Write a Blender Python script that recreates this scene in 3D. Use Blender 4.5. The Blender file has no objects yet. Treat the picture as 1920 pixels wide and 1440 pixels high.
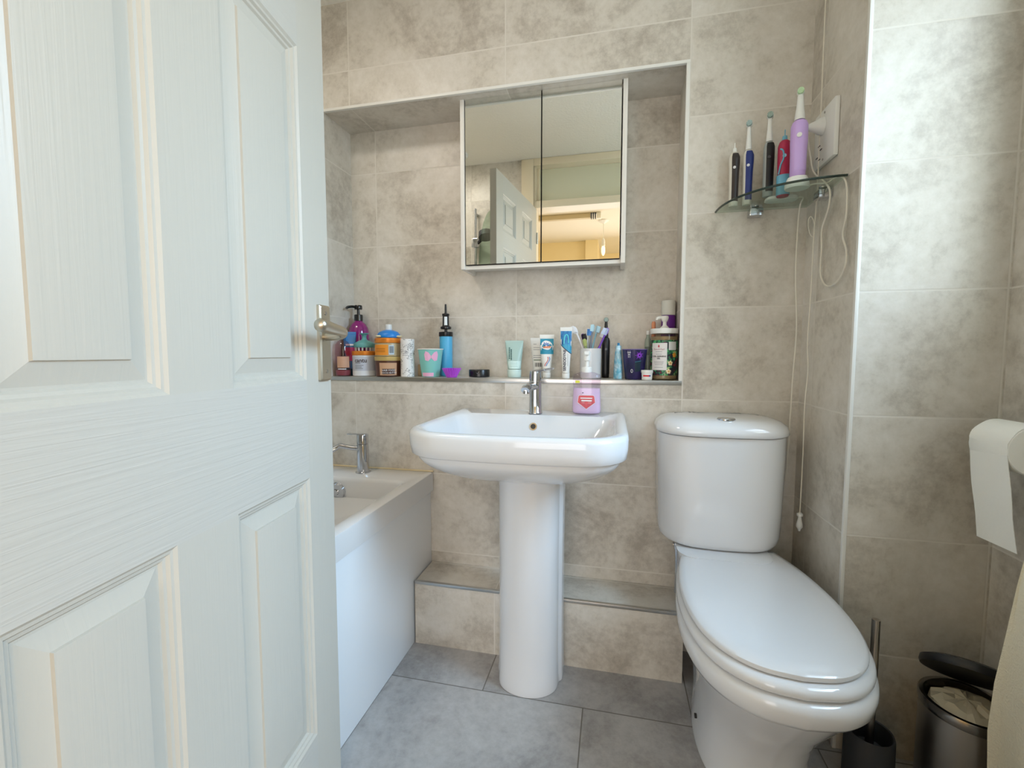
import bpy, bmesh, math, random
from mathutils import Vector, Matrix
random.seed(3)
S = bpy.context.scene
COL = S.collection
PI = math.pi
W = {}          # object -> world matrix (kept by hand, no depsgraph needed)

# ------------------------------------------------------------------ materials
def lin(c):
    out = []
    for v in c[:3]:
        v = v/255.0
        out.append(v/12.92 if v <= 0.04045 else ((v+0.055)/1.055)**2.4)
    return (*out, 1.0)
MATS = {}
def P(name, col, rough=.5, metal=0.0, spec=.5, trans=0.0, coat=0.0, emit=None, es=0.0, bump=None, var=None, sub=0.0):
    """principled material; bump=(scale,strength,distance); var=(scale, other colour, amount)"""
    if name in MATS: return MATS[name]
    m = bpy.data.materials.new(name); m.use_nodes = True
    nt = m.node_tree; b = nt.nodes['Principled BSDF']
    b.inputs['Base Color'].default_value = lin(col)
    b.inputs['Roughness'].default_value = rough
    b.inputs['Metallic'].default_value = metal
    b.inputs['Specular IOR Level'].default_value = spec
    b.inputs['Transmission Weight'].default_value = trans
    b.inputs['Coat Weight'].default_value = coat
    if sub:
        b.inputs['Subsurface Weight'].default_value = sub
        b.inputs['Subsurface Radius'].default_value = (.01, .008, .006)
    if emit:
        b.inputs['Emission Color'].default_value = lin(emit); b.inputs['Emission Strength'].default_value = es
    if bump or var:
        tc = nt.nodes.new('ShaderNodeTexCoord')
    if bump:
        n = nt.nodes.new('ShaderNodeTexNoise'); n.inputs['Scale'].default_value = bump[0]; n.inputs['Detail'].default_value = 4
        nt.links.new(tc.outputs['Object'], n.inputs['Vector'])
        bp = nt.nodes.new('ShaderNodeBump'); bp.inputs['Strength'].default_value = bump[1]; bp.inputs['Distance'].default_value = bump[2]
        nt.links.new(n.outputs['Fac'], bp.inputs['Height']); nt.links.new(bp.outputs['Normal'], b.inputs['Normal'])
    if var:
        n2 = nt.nodes.new('ShaderNodeTexNoise'); n2.inputs['Scale'].default_value = var[0]; n2.inputs['Detail'].default_value = 3
        nt.links.new(tc.outputs['Object'], n2.inputs['Vector'])
        mx = nt.nodes.new('ShaderNodeMix'); mx.data_type = 'RGBA'
        mx.inputs['A'].default_value = lin(col); mx.inputs['B'].default_value = lin(var[1])
        mr = nt.nodes.new('ShaderNodeMapRange'); mr.inputs['From Min'].default_value = .35; mr.inputs['From Max'].default_value = .65
        mr.inputs['To Max'].default_value = var[2]
        nt.links.new(n2.outputs['Fac'], mr.inputs['Value']); nt.links.new(mr.outputs['Result'], mx.inputs['Factor'])
        nt.links.new(mx.outputs['Result'], b.inputs['Base Color'])
    MATS[name] = m
    return m

def clear(name, tint, rough=.03, gloss=.9, f0=1.45):
    """thin clear plastic / glass: tinted see-through with a fresnel reflection"""
    if name in MATS: return MATS[name]
    m = bpy.data.materials.new(name); m.use_nodes = True
    nt = m.node_tree; nt.nodes.remove(nt.nodes['Principled BSDF'])
    t = nt.nodes.new('ShaderNodeBsdfTransparent'); t.inputs['Color'].default_value = lin(tint)
    g = nt.nodes.new('ShaderNodeBsdfGlossy'); g.inputs['Roughness'].default_value = rough
    g.inputs['Color'].default_value = (gloss, gloss, gloss, 1)
    fr = nt.nodes.new('ShaderNodeFresnel'); fr.inputs['IOR'].default_value = f0
    mx = nt.nodes.new('ShaderNodeMixShader')
    ge = nt.nodes.new('ShaderNodeNewGeometry'); iv = nt.nodes.new('ShaderNodeMath'); iv.operation = 'SUBTRACT'; iv.inputs[0].default_value = 1
    nt.links.new(ge.outputs['Backfacing'], iv.inputs[1])
    ml = nt.nodes.new('ShaderNodeMath'); ml.operation = 'MULTIPLY'; nt.links.new(fr.outputs[0], ml.inputs[0]); nt.links.new(iv.outputs[0], ml.inputs[1])
    nt.links.new(ml.outputs[0], mx.inputs[0]); nt.links.new(t.outputs[0], mx.inputs[1]); nt.links.new(g.outputs[0], mx.inputs[2])
    nt.links.new(mx.outputs[0], nt.nodes['Material Output'].inputs['Surface'])
    MATS[name] = m
    return m

def tile_mat(name, ua, va, u0, v0, tw=.6, th=.3, stagger=0.0, base=(209, 202, 190), dark=(175, 166, 153), light=(225, 219, 210),
             grout=(222, 216, 206), rough=.36, gw=.0021):
    """stone-effect porcelain tile with a grout grid laid out in metres of the room"""
    m = bpy.data.materials.new(name); m.use_nodes = True
    nt = m.node_tree; N = nt.nodes.new; L = nt.links.new
    b = nt.nodes['Principled BSDF']
    tc = N('ShaderNodeTexCoord'); sp = N('ShaderNodeSeparateXYZ'); L(tc.outputs['Object'], sp.inputs[0])
    def M(op, a, bb=None, c=None):
        n = N('ShaderNodeMath'); n.operation = op
        for i, x in enumerate((a, bb, c)):
            if x is None: continue
            if isinstance(x, (int, float)): n.inputs[i].default_value = x
            else: L(x, n.inputs[i])
        return n.outputs[0]
    u = M('SUBTRACT', sp.outputs[ua], u0); v = M('SUBTRACT', sp.outputs[va], v0)
    vd = M('DIVIDE', v, th); vf = M('FLOOR', vd)
    if stagger:
        par = M('FLOORED_MODULO', vf, 2.0)
        u = M('SUBTRACT', u, M('MULTIPLY', par, stagger))
    ud = M('DIVIDE', u, tw); uf = M('FLOOR', ud)
    du = M('MULTIPLY', M('SUBTRACT', .5, M('ABSOLUTE', M('SUBTRACT', M('FRACT', ud), .5))), tw)
    dv = M('MULTIPLY', M('SUBTRACT', .5, M('ABSOLUTE', M('SUBTRACT', M('FRACT', vd), .5))), th)
    d = M('MINIMUM', du, dv)
    mr = N('ShaderNodeMapRange'); mr.interpolation_type = 'SMOOTHSTEP'
    mr.inputs['From Min'].default_value = gw*.55; mr.inputs['From Max'].default_value = gw*1.5
    mr.inputs['To Min'].default_value = 1.0; mr.inputs['To Max'].default_value = 0.0
    L(d, mr.inputs['Value'])
    cb = N('ShaderNodeCombineXYZ'); L(uf, cb.inputs[0]); L(vf, cb.inputs[1]); cb.inputs[2].default_value = (sum(map(ord, name)) % 97)*.37
    wn = N('ShaderNodeTexWhiteNoise'); L(cb.outputs[0], wn.inputs['Vector'])
    off = N('ShaderNodeVectorMath'); off.operation = 'SCALE'; off.inputs['Scale'].default_value = 9.0; L(wn.outputs['Color'], off.inputs[0])
    ad = N('ShaderNodeVectorMath'); ad.operation = 'ADD'; L(tc.outputs['Object'], ad.inputs[0]); L(off.outputs[0], ad.inputs[1])
    n1 = N('ShaderNodeTexNoise'); n1.inputs['Scale'].default_value = 4.2; n1.inputs['Detail'].default_value = 7; n1.inputs['Roughness'].default_value = .62
    n1.inputs['Distortion'].default_value = .5
    L(ad.outputs[0], n1.inputs['Vector'])
    n2 = N('ShaderNodeTexNoise'); n2.inputs['Scale'].default_value = 42; n2.inputs['Detail'].default_value = 6; n2.inputs['Roughness'].default_value = .72
    L(ad.outputs[0], n2.inputs['Vector'])
    s = M('ADD', M('MULTIPLY', n1.outputs['Fac'], .66), M('MULTIPLY', n2.outputs['Fac'], .34))
    r = N('ShaderNodeValToRGB'); cr = r.color_ramp
    cr.elements[0].position = .36; cr.elements[0].color = lin(dark)
    cr.elements[1].position = .66; cr.elements[1].color = lin(light)
    e = cr.elements.new(.5); e.color = lin(base)
    L(s, r.inputs[0])
    mx = N('ShaderNodeMix'); mx.data_type = 'RGBA'; mx.inputs['B'].default_value = lin(grout)
    L(mr.outputs[0], mx.inputs['Factor']); L(r.outputs[0], mx.inputs['A']); L(mx.outputs['Result'], b.inputs['Base Color'])
    rr = M('ADD', M('MULTIPLY', mr.outputs[0], .35), M('ADD', rough-.08, M('MULTIPLY', n2.outputs['Fac'], .14)))
    L(rr, b.inputs['Roughness'])
    b.inputs['Specular IOR Level'].default_value = .5
    bp = N('ShaderNodeBump'); bp.inputs['Strength'].default_value = .25; bp.inputs['Distance'].default_value = .0015
    h = M('SUBTRACT', M('MULTIPLY', n2.outputs['Fac'], .35), mr.outputs[0])
    L(h, bp.inputs['Height']); L(bp.outputs['Normal'], b.inputs['Normal'])
    MATS[name] = m
    return m

def grain_mat(name, col, axis, rough=.38):
    """gloss white paint over embossed wood grain; axis = grain direction (0 along the rail, 2 upright)"""
    m = bpy.data.materials.new(name); m.use_nodes = True
    nt = m.node_tree; N = nt.nodes.new; L = nt.links.new
    b = nt.nodes['Principled BSDF']; b.inputs['Base Color'].default_value = lin(col); b.inputs['Roughness'].default_value = rough
    tc = N('ShaderNodeTexCoord'); mp = N('ShaderNodeMapping')
    mp.inputs['Scale'].default_value = (2.0, 1, 60) if axis == 0 else (55, 1, 1.4)
    L(tc.outputs['Object'], mp.inputs[0])
    n = N('ShaderNodeTexNoise'); n.inputs['Scale'].default_value = 2.2; n.inputs['Detail'].default_value = 3; n.inputs['Distortion'].default_value = 1.1
    L(mp.outputs[0], n.inputs['Vector'])
    bp = N('ShaderNodeBump'); bp.inputs['Strength'].default_value = .42 if axis == 0 else .22; bp.inputs['Distance'].default_value = .0022
    L(n.outputs['Fac'], bp.inputs['Height']); L(bp.outputs['Normal'], b.inputs['Normal'])
    MATS[name] = m
    return m

# ------------------------------------------------------------------ mesh builder
class MB:
    def __init__(s): s.bm = bmesh.new(); s.mi = 0
    def face(s, vs):
        try:
            f = s.bm.faces.new(vs); f.material_index = s.mi; return f
        except ValueError: return None
    def box(s, x0, x1, y0, y1, z0, z1, bevel=0.0, seg=2, M=None):
        t = bmesh.new()
        vs = [t.verts.new((x, y, z)) for x in (x0, x1) for y in (y0, y1) for z in (z0, z1)]
        for q in ((0,1,3,2),(4,6,7,5),(0,4,5,1),(2,3,7,6),(0,2,6,4),(1,5,7,3)): t.faces.new([vs[i] for i in q])
        if bevel: bmesh.ops.bevel(t, geom=list(t.edges), offset=bevel, segments=seg, profile=.6, affect='EDGES')
        if M: bmesh.ops.transform(t, matrix=M, verts=t.verts)
        s.merge(t); return s
    def merge(s, t):
        mp = {v: s.bm.verts.new(v.co) for v in t.verts}
        for f in t.faces:
            g = s.face([mp[v] for v in f.verts])
        t.free()
    def loft(s, rings, cap0=True, cap1=True, closed=True):
        R = [[s.bm.verts.new(p) for p in r] for r in rings]
        n = len(R[0])
        for a, b in zip(R, R[1:]):
            for i in range(n if closed else n-1):
                j = (i+1) % n
                s.face((a[i], a[j], b[j], b[i]))
        def cap(r, flip):
            c = Vector((0,0,0))
            for v in r: c += v.co
            cv = s.bm.verts.new(c/len(r))
            for i in range(n):
                j = (i+1) % n
                s.face((r[j], r[i], cv) if not flip else (r[i], r[j], cv))
        if cap0: cap(R[0], False)
        if cap1: cap(R[-1], True)
        return s
    def lathe(s, prof, c=(0,0,0), n=32, cap0=True, cap1=True, sx=1.0, sy=1.0, M=None, a0=None, a1=None):
        rings = []
        for r, z in prof:
            if a0 is None: angs = [2*PI*i/n for i in range(n)]
            else: angs = [a0+(a1-a0)*i/n for i in range(n+1)]
            ring = [Vector((c[0]+r*sx*math.cos(a), c[1]+r*sy*math.sin(a), c[2]+z)) for a in angs]
            if M: ring = [M @ v for v in ring]
            rings.append(ring)
        if a0 is not None: return s.loft(rings, False, False, closed=False)
        return s.loft(rings, cap0, cap1)
    def tube(s, pts, r, n=10, caps=True, flat=1.0, up=None):
        pts = [Vector(p) for p in pts]
        rs = r if isinstance(r, (list, tuple)) else [r]*len(pts)
        rings = []; prev = None
        for i, p in enumerate(pts):
            d = (pts[min(i+1, len(pts)-1)] - pts[max(i-1, 0)]).normalized()
            if prev is None:
                ref = Vector(up) if up else (Vector((0,0,1)) if abs(d.z) < .9 else Vector((0,1,0)))
                a = d.cross(ref).normalized()
            else:
                a = (prev - d*prev.dot(d)).normalized()
            prev = a; b = d.cross(a)
            rings.append([p + (a*math.cos(2*PI*k/n) + b*math.sin(2*PI*k/n)*flat)*rs[i] for k in range(n)])
        return s.loft(rings, caps, caps)
    def disc(s, c, nrm, r, n=24, h=.001):
        c = Vector(c); nrm = Vector(nrm).normalized()
        return s.tube([c, c+nrm*h], r, n)
    def build(s, name, mat, parent=None, local=False, smooth=35, mods=None):
        bm = s.bm
        bmesh.ops.remove_doubles(bm, verts=bm.verts, dist=1e-6)
        bmesh.ops.recalc_face_normals(bm, faces=bm.faces)
        me = bpy.data.meshes.new(name); bm.to_mesh(me); bm.free()
        for m in (mat if isinstance(mat, (list, tuple)) else [mat]): me.materials.append(m)
        return link(name, me, parent, local, smooth)

def link(name, me, parent=None, local=False, smooth=35):
    o = bpy.data.objects.new(name, me); COL.objects.link(o)
    if parent is not None:
        o.parent = parent; W[o] = W[parent]
        if not local: me.transform(W[parent].inverted())
    else: W[o] = Matrix.Identity(4)
    if smooth:
        for p in me.polygons: p.use_smooth = True
        me.set_sharp_from_angle(angle=math.radians(smooth))
    return o

def spline(pts, k=8, closed=False):
    pts = [Vector(p) for p in pts]; n = len(pts); out = []
    for i in range(n if closed else n-1):
        p = [pts[(i+j-1) % n] if closed else pts[min(max(i+j-1, 0), n-1)] for j in range(4)]
        for q in range(k):
            t = q/k
            out.append(.5*((2*p[1]) + (p[2]-p[0])*t + (2*p[0]-5*p[1]+4*p[2]-p[3])*t*t + (3*p[1]-p[0]-3*p[2]+p[3])*t**3))
    if not closed: out.append(pts[-1])
    return out

def rrect(x0, x1, y0, y1, r, z, M=7, K=6, bulge=0.0):
    """rounded rectangle ring; r = (front-left, front-right, back-right, back-left)"""
    if not isinstance(r, (tuple, list)): r = (r,)*4
    C = ((x0+r[0], y0+r[0], PI), (x1-r[1], y0+r[1], 1.5*PI), (x1-r[2], y1-r[2], 0.0), (x0+r[3], y1-r[3], .5*PI))
    pts = []
    for i, (cx, cy, a) in enumerate(C):
        arc = [(cx+r[i]*math.cos(a+.5*PI*k/M), cy+r[i]*math.sin(a+.5*PI*k/M)) for k in range(M+1)]
        pts += arc
        nx, ny, na = C[(i+1) % 4]; rr = r[(i+1) % 4]
        e = (nx+rr*math.cos(na), ny+rr*math.sin(na)); st = arc[-1]
        pts += [(st[0]+(e[0]-st[0])*k/K, st[1]+(e[1]-st[1])*k/K) for k in range(1, K)]
    out = []
    xc = (x0+x1)/2; hw = (x1-x0)/2
    for x, y in pts:
        if bulge:
            t = (x-xc)/hw; y -= bulge*max(0, 1-t*t)*max(0, (y1-y)/(y1-y0))
        out.append(Vector((x, y, z)))
    return out

def thing(name, label, cat, loc=(0,0,0), rotz=0.0, group=None, kind=None):
    o = bpy.data.objects.new(name, None); o.empty_display_size = .03; COL.objects.link(o)
    o.location = loc; o.rotation_euler = (0, 0, rotz)
    W[o] = Matrix.Translation(loc) @ Matrix.Rotation(rotz, 4, 'Z')
    return tag(o, label, cat, group, kind)
def tag(o, label, cat, group=None, kind=None):
    o['label'] = label; o['category'] = cat
    if group: o['group'] = group
    if kind: o['kind'] = kind
    return o
def part_label(o, t): o['label'] = t; return o

def text(s, size, fn, name, mat, parent, bold=0.0, spacing=1.0):
    """printed lettering: fn maps (x, y) on the flat to a local 3-D point on the surface"""
    cu = bpy.data.curves.new(name, 'FONT'); cu.body = s; cu.size = size; cu.align_x = 'CENTER'; cu.align_y = 'CENTER'
    cu.offset = bold; cu.space_character = spacing; cu.resolution_u = 3
    ob = bpy.data.objects.new(name, cu); COL.objects.link(ob)
    me = bpy.data.meshes.new_from_object(ob.evaluated_get(bpy.context.evaluated_depsgraph_get()))
    bpy.data.objects.remove(ob); bpy.data.curves.remove(cu)
    me.materials.clear(); me.materials.append(mat)
    for v in me.vertices: v.co = fn(v.co.x, v.co.y)
    return link(name, me, parent, local=True, smooth=0)
def on_cyl(r, z0, a0=0.0):
    def f(x, y):
        a = -PI/2 + a0 + x/r
        return Vector((r*math.cos(a), r*math.sin(a), z0+y))
    return f
def on_flat(y, x0, z0, vertical=False):
    def f(a, b):
        return Vector((x0-b, y, z0+a)) if vertical else Vector((x0+a, y, z0+b))
    return f
CAM = Vector((0, -1.5583, 1.015))
def facing(x, y): return math.atan2(CAM.y-y, CAM.x-x) + PI/2

# ------------------------------------------------------------------ common materials
CER = P('ceramic_white', (226, 226, 227), .09, coat=.3)
ACR = P('acrylic_white', (222, 221, 220), .2)
GLOSSW = P('gloss_panel_white', (236, 238, 240), .22)
CHROME = P('chrome', (205, 207, 212), .08, 1.0)
NICKEL = P('satin_nickel', (196, 188, 172), .32, 1.0)
STEEL = P('brushed_steel', (176, 172, 168), .3, 1.0)
ALU = P('aluminium_trim', (196, 196, 194), .28, 1.0)
PTRIM = P('pale_trim', (232, 230, 224), .35)
WPL = P('white_plastic', (238, 238, 234), .32)
BPL = P('black_plastic', (20, 20, 22), .3)
DGREY = P('dark_grey_plastic', (52, 53, 58), .5)
PAINTW = P('white_paint', (240, 238, 230), .5)
CREAM = P('cream_gloss_wood', (240, 225, 196), .35)
CLEAR = clear('clear_plastic', (246, 246, 248))
INK = P('print_black', (34, 34, 40), .5)
GREYINK = P('print_grey', (128, 130, 136), .5)
WINK = P('print_white', (240, 240, 240), .5)

# ================================================================== SETTING
GX, GZ = -.9763, 2.065          # tile grid of the walls
T_Y = tile_mat('wall_tile_facing_room', 0, 2, GX, GZ)
T_X = tile_mat('wall_tile_return', 1, 2, -2.2+.31, GZ)
T_Z = tile_mat('wall_tile_flat', 0, 1, GX, -3.0+.29)
T_F = tile_mat('floor_tile_grey', 0, 1, -.07, -.325-.6, th=.6, stagger=.3, base=(168, 164, 161), dark=(138, 134, 131), light=(188, 185, 182),
               grout=(112, 107, 100), rough=.42, gw=.0016)
T_P = tile_mat('wall_tile_boxing', 0, 2, .27, GZ)
def tile_build(mb, name, front=None):
    """pick the tile layout by the way each face looks"""
    bm = mb.bm
    bmesh.ops.recalc_face_normals(bm, faces=bm.faces)
    for f in bm.faces:
        n = f.normal
        f.material_index = 0 if abs(n.y) > .7 else (1 if abs(n.x) > .7 else 2)
    return mb.build(name, [front or T_Y, T_X, T_Z], smooth=0)

XL, XS, XR = -1.36, .569, .876
YF, YP, ZC = -1.38, -.312, 2.31
NX0, NX1, NZ0, NZ1, ND = -1.091, .2194, .926, 1.9335, .184

m = MB()
m.box(XL-.12, NX0, 0, .30, -.02, ZC); m.box(NX1, 1.0, 0, .30, -.02, ZC)
m.box(NX0, NX1, 0, .30, -.02, NZ0); m.box(NX0, NX1, 0, .30, NZ1, ZC); m.box(NX0, NX1, ND, .30, NZ0, NZ1)
tag(tile_build(m, 'wall_back'), 'tiled back wall with a wide recessed ledge above the basin', 'wall', kind='structure')
m = MB(); m.box(XS, 1.0, YP, 0, -.02, ZC)
tag(tile_build(m, 'wall_boxing', T_P), 'tiled boxed-out corner wall to the right of the toilet', 'wall', kind='structure')
m = MB(); m.box(XL-.12, XL, YF-.12, 0, -.02, ZC)
tag(tile_build(m, 'wall_left'), 'tiled wall along the bath behind the open door', 'wall', kind='structure')
# right wall with the window opening
WY0, WY1, WZ0, WZ1 = -1.24, -.46, 1.14, 2.14
m = MB()
m.box(XR, XR+.14, YF-.12, WY0, -.02, ZC); m.box(XR, XR+.14, WY1, YP, -.02, ZC)
m.box(XR, XR+.14, WY0, WY1, -.02, WZ0); m.box(XR, XR+.14, WY0, WY1, WZ1, ZC)
tag(tile_build(m, 'wall_right'), 'tiled wall with the window, behind the toilet roll and towel', 'wall', kind='structure')
# front wall with door opening
DX0, DX1 = -.524, .215
m = MB()
m.box(XL, DX0-.03, YF-.12, YF, -.02, ZC); m.box(DX1+.03, XR, YF-.12, YF, -.02, ZC)
tag(tile_build(m, 'wall_front'), 'tiled wall around the doorway, seen in the mirror', 'wall', kind='structure')
m = MB(); m.box(XL-.12, 1.02, YF-.12, .30, -.06, 0)
tag(m.build('floor', T_F, smooth=0), 'grey stone-effect tiled bathroom floor', 'floor', kind='structure')
ART = P('textured_ceiling_white', (246, 240, 228), .7, bump=(85, .55, .006))
m = MB(); m.box(XL-.12, 1.02, YF-.12, .30, ZC, ZC+.06)
tag(m.build('ceiling', ART, smooth=0), 'white stippled bathroom ceiling', 'ceiling', kind='structure')
# plinth under the basin
m = MB(); m.box(-.664, .222, -.16, 0, 0, .223)
tag(tile_build(m, 'wall_plinth'), 'low tiled step boxed along the foot of the back wall', 'wall', kind='structure')
m = MB(); m.box(-.664, .215, -.1625, -.151, .215, .2255, .0015)
tag(m.build('trim_3', ALU), 'metal edging strip on the tiled step', 'trim', kind='structure')
# niche trims
m = MB()
m.box(NX1-.008, NX1+.003, -.0035, .008, NZ0+.001, NZ1-.0042, .001)
m.box(NX0-.003, NX1+.003, -.0035, .008, NZ1-.004, NZ1+.006, .001)
tag(m.build('trim_1', PTRIM), 'pale edging strip around the top and right side of the recess', 'trim', kind='structure')
m = MB(); m.box(NX0, NX1+.002, -.0035, .006, NZ0-.014, NZ0+.0008, .001)
tag(m.build('trim_4', ALU), 'metal edging strip along the front of the bathroom ledge', 'trim', kind='structure')
m = MB(); m.box(XS-.002, XS+.006, YP-.002, YP+.008, 0, ZC, .001)
tag(m.build('trim_2', PTRIM), 'pale upright edging strip on the boxed-out corner', 'trim', kind='structure')

# window
m = MB()
for a in ((WY0, WY1, WZ0, WZ0+.05), (WY0, WY1, WZ1-.05, WZ1), (WY0, WY0+.05, WZ0+.05, WZ1-.05), (WY1-.05, WY1, WZ0+.05, WZ1-.05)):
    m.box(XR+.07, XR+.12, a[0], a[1], a[2], a[3], .004)
win = tag(m.build('window_1', WPL), 'white framed bathroom window lighting the room from the right', 'window', kind='structure')
m = MB(); m.box(XR+.093, XR+.097, WY0+.05, WY1-.05, WZ0+.05, WZ1-.05)
m.build('window_pane', clear('window_glass', (246, 250, 250)), win, smooth=0)
m = MB(); m.box(XR-.012, XR+.07, WY0-.02, WY1+.02, WZ0-.018, WZ0, .004)
m.build('window_sill', WPL, win)

# door frame with transom light
m = MB()
ZD = 1.992
m.box(DX0-.03, DX0, YF-.12, YF+.0, 0, ZC); m.box(DX1, DX1+.03, YF-.12, YF, 0, ZC)
m.box(DX0, DX1, YF-.12, YF, ZD, ZD+.045); m.box(DX0, DX1, YF-.12, YF, 2.265, ZC)
m.box(DX0-.095, DX0-.012, YF, YF+.014, 0, ZC-.001, .003); m.box(DX1+.012, DX1+.095, YF, YF+.014, 0, ZC-.001, .003)
m.box(DX0-.012, DX1+.012, YF, YF+.014, 2.262, ZC-.001, .003)
m.box(DX0+.0, DX0+.018, YF-.09, YF-.045, ZD+.045, 2.265, .003); m.box(DX1-.018, DX1, YF-.09, YF-.045, ZD+.045, 2.265, .003)
tag(m.build('trim_5', CREAM), 'cream painted door frame with a glazed panel above, seen in the mirror', 'door frame', kind='structure')
m = MB(); m.box(DX0+.001, DX1-.001, YF-.07, YF-.064, ZD+.046, 2.264)
tag(m.build('window_2', P('obscure_glass', (236, 238, 216), .25, trans=.3), smooth=0), 'pale green glass panel above the doorway, seen in the mirror', 'window', kind='structure')

# hall beyond the doorway
HALLW = P('hall_wall_cream', (246, 228, 184), .7)
HALLC = P('hall_ceiling_white', (236, 230, 216), .7)
HX0, HX1, HY = -1.75, 1.45, -4.35
m = MB(); m.box(HX0-.1, HX1+.1, HY-.1, YF-.12, -.06, 0)
tag(m.build('floor_hall', P('hall_carpet', (176, 160, 138), .95, bump=(300, .4, .004)), smooth=0), 'beige hall carpet outside the doorway', 'floor', kind='structure')
m = MB(); m.box(HX0-.1, HX1+.1, HY-.1, YF-.12, ZC, ZC+.06)
tag(m.build('ceiling_hall', HALLC, smooth=0), 'pale hall ceiling seen through the doorway in the mirror', 'ceiling', kind='structure')
m = MB(); m.box(HX0-.1, HX0, HY, YF-.12, 0, ZC)
tag(m.build('wall_hall_left', HALLW, smooth=0), 'cream hall wall to the left outside the doorway', 'wall', kind='structure')
m = MB(); m.box(HX1, HX1+.1, HY, YF-.12, 0, ZC)
tag(m.build('wall_hall_right', HALLW, smooth=0), 'cream hall wall to the right outside the doorway', 'wall', kind='structure')
m = MB(); m.box(HX0-.1, HX1+.1, HY-.1, HY, 0, ZC); m.box(HX0, -.33, HY, -3.64, 0, ZC); m.box(-.33, -.19, HY, -3.60, 0, ZC)
tag(m.build('wall_hall_back', HALLW, smooth=0), 'cream far wall of the hall reflected in the mirror', 'wall', kind='structure')
m = MB(); m.box(HX0-.1, XL-.12, YF-.14, YF-.12, 0, ZC); m.box(1.02, HX1+.1, YF-.14, YF-.12, 0, ZC)
m.box(XL-.12, DX0-.03, YF-.126, YF-.1201, 0, ZC); m.box(DX1+.03, 1.02, YF-.126, YF-.1201, 0, ZC)
tag(m.build('wall_hall_front', HALLW, smooth=0), 'cream hall face of the wall beside the doorway', 'wall', kind='structure')

# ================================================================== DOOR
TH = math.radians(7.55)
FREE = Vector((-.612, -.68, 0)); DD = Vector((math.sin(TH), -math.cos(TH), 0))
# local frame: +x from free edge to hinge, +y into the door (away from the camera side), z up
RZ = math.atan2(DD.y, DD.x)
door = thing('door_1', 'white six-panel grained door standing open on the left', 'door', (FREE.x, FREE.y, .006), RZ, kind='structure')
# after the rotation local -y points to the camera side? local y = Rz*(0,1): pick the sign so that the room face is at y=0
NV = Vector((math.cos(TH), math.sin(TH), 0))                      # towards the camera side
YS = 1.0 if (Matrix.Rotation(RZ, 3, 'Z') @ Vector((0,1,0))).dot(NV) > 0 else -1.0
DWD, DHT, DTK = .711, 1.981, .036
def door_leaf():
    m = MB()
    sx = [0, .097, .305, .42, .614, DWD]; sz = [0, .205, .757, .956, 1.597, 1.685, 1.882, DHT]
    panels = {(1,1),(3,1),(1,3),(3,3),(1,5),(3,5)}
    for side in (0, 1):
        y0 = 0 if side == 0 else -DTK*YS
        sg = -YS if side == 0 else YS                              # into the door
        for i in range(5):
            for j in range(7):
                a, b, c, d = sx[i], sx[i+1], sz[j], sz[j+1]
                rail = j in (0, 2, 4, 6) and i not in (0, 4)
                if j in (2,) and i in (1, 2, 3): rail = True
                m.mi = 1 if rail else 0
                if (i, j) not in panels:
                    q = [(a, y0, c), (b, y0, c), (b, y0, d), (a, y0, d)]
                    m.face([m.bm.verts.new(p) for p in q])
                    continue
                m.mi = 0
                prof = [(0, 0), (.004, .0035), (.008, .004), (.011, .008), (.015, .0088), (.018, .0125), (.021, .0125), (.0455, .0062), (.0465, .0028), (.050, .0024)]
                R = []
                for ins, dep in prof:
                    R.append([Vector((x, y0+sg*dep, z)) for x, z in ((a+ins, c+ins), (b-ins, c+ins), (b-ins, d-ins), (a+ins, d-ins))])
                m.loft(R, False, False)
                m.face([m.bm.verts.new(p) for p in R[-1]])
    m.mi = 0
    y1 = -DTK*YS
    for q in ([(0,0,0),(0,y1,0),(0,y1,DHT),(0,0,DHT)], [(DWD,0,0),(DWD,y1,0),(DWD,y1,DHT),(DWD,0,DHT)],
              [(0,0,0),(DWD,0,0),(DWD,y1,0),(0,y1,0)], [(0,0,DHT),(DWD,0,DHT),(DWD,y1,DHT),(0,y1,DHT)]):
        m.face([m.bm.verts.new(p) for p in q])
    return m
DW0 = grain_mat('door_paint_upright_grain', (195, 190, 179), 2); DW1 = grain_mat('door_paint_cross_grain', (195, 191, 182), 0)
door_leaf().build('door_leaf', [DW0, DW1], door, local=True, smooth=9)
def handle_set(front):
    sg = YS if front else -YS; yb = 0 if front else -DTK*YS
    m = MB()
    rs = [rrect(.011+i, .053-i, .952+i, 1.112-i, .003, 0) for i in (0, 0, .003)]
    m.loft([[Vector((p.x, yb+sg*h, p.y)) for p in r] for r, h in zip(rs, (0, .006, .009))], True, True)
    pl = m.build('handle_plate', NICKEL, door, local=True)
    m = MB()
    y = lambda h: yb+sg*h
    m.tube(spline([(.032, y(.008), 1.045), (.032, y(.03), 1.046), (.034, y(.046), 1.050), (.05, y(.054), 1.055), (.085, y(.055), 1.058), (.12, y(.053), 1.062), (.143, y(.05), 1.066)], 5),
           [.0085]*8+[.0090]*4+[.0090+.0003*k for k in range(16)]+[.0125, .0095, .004], 16, flat=1.0)
    m.build('lever', NICKEL, pl, local=True)
    for z in (.972, 1.095):
        m = MB(); m.disc((.032, y(.0085), z), (0, sg, 0), .0042, 14, .0016); m.build('screw', STEEL, pl, local=True)
handle_set(True); handle_set(False)
for z in (.22, 1.75):
    m = MB(); m.tube([(DWD+.004, YS*.004, z), (DWD+.004, YS*.004, z+.075)], .005, 10); m.build('hinge', NICKEL, door, local=True)
m = MB(); m.box(-.0012, .0005, -YS*.03 if YS > 0 else .006, -YS*.006 if YS > 0 else .03, .98, 1.10)
m.build('latch_plate', NICKEL, door, local=True)

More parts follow.
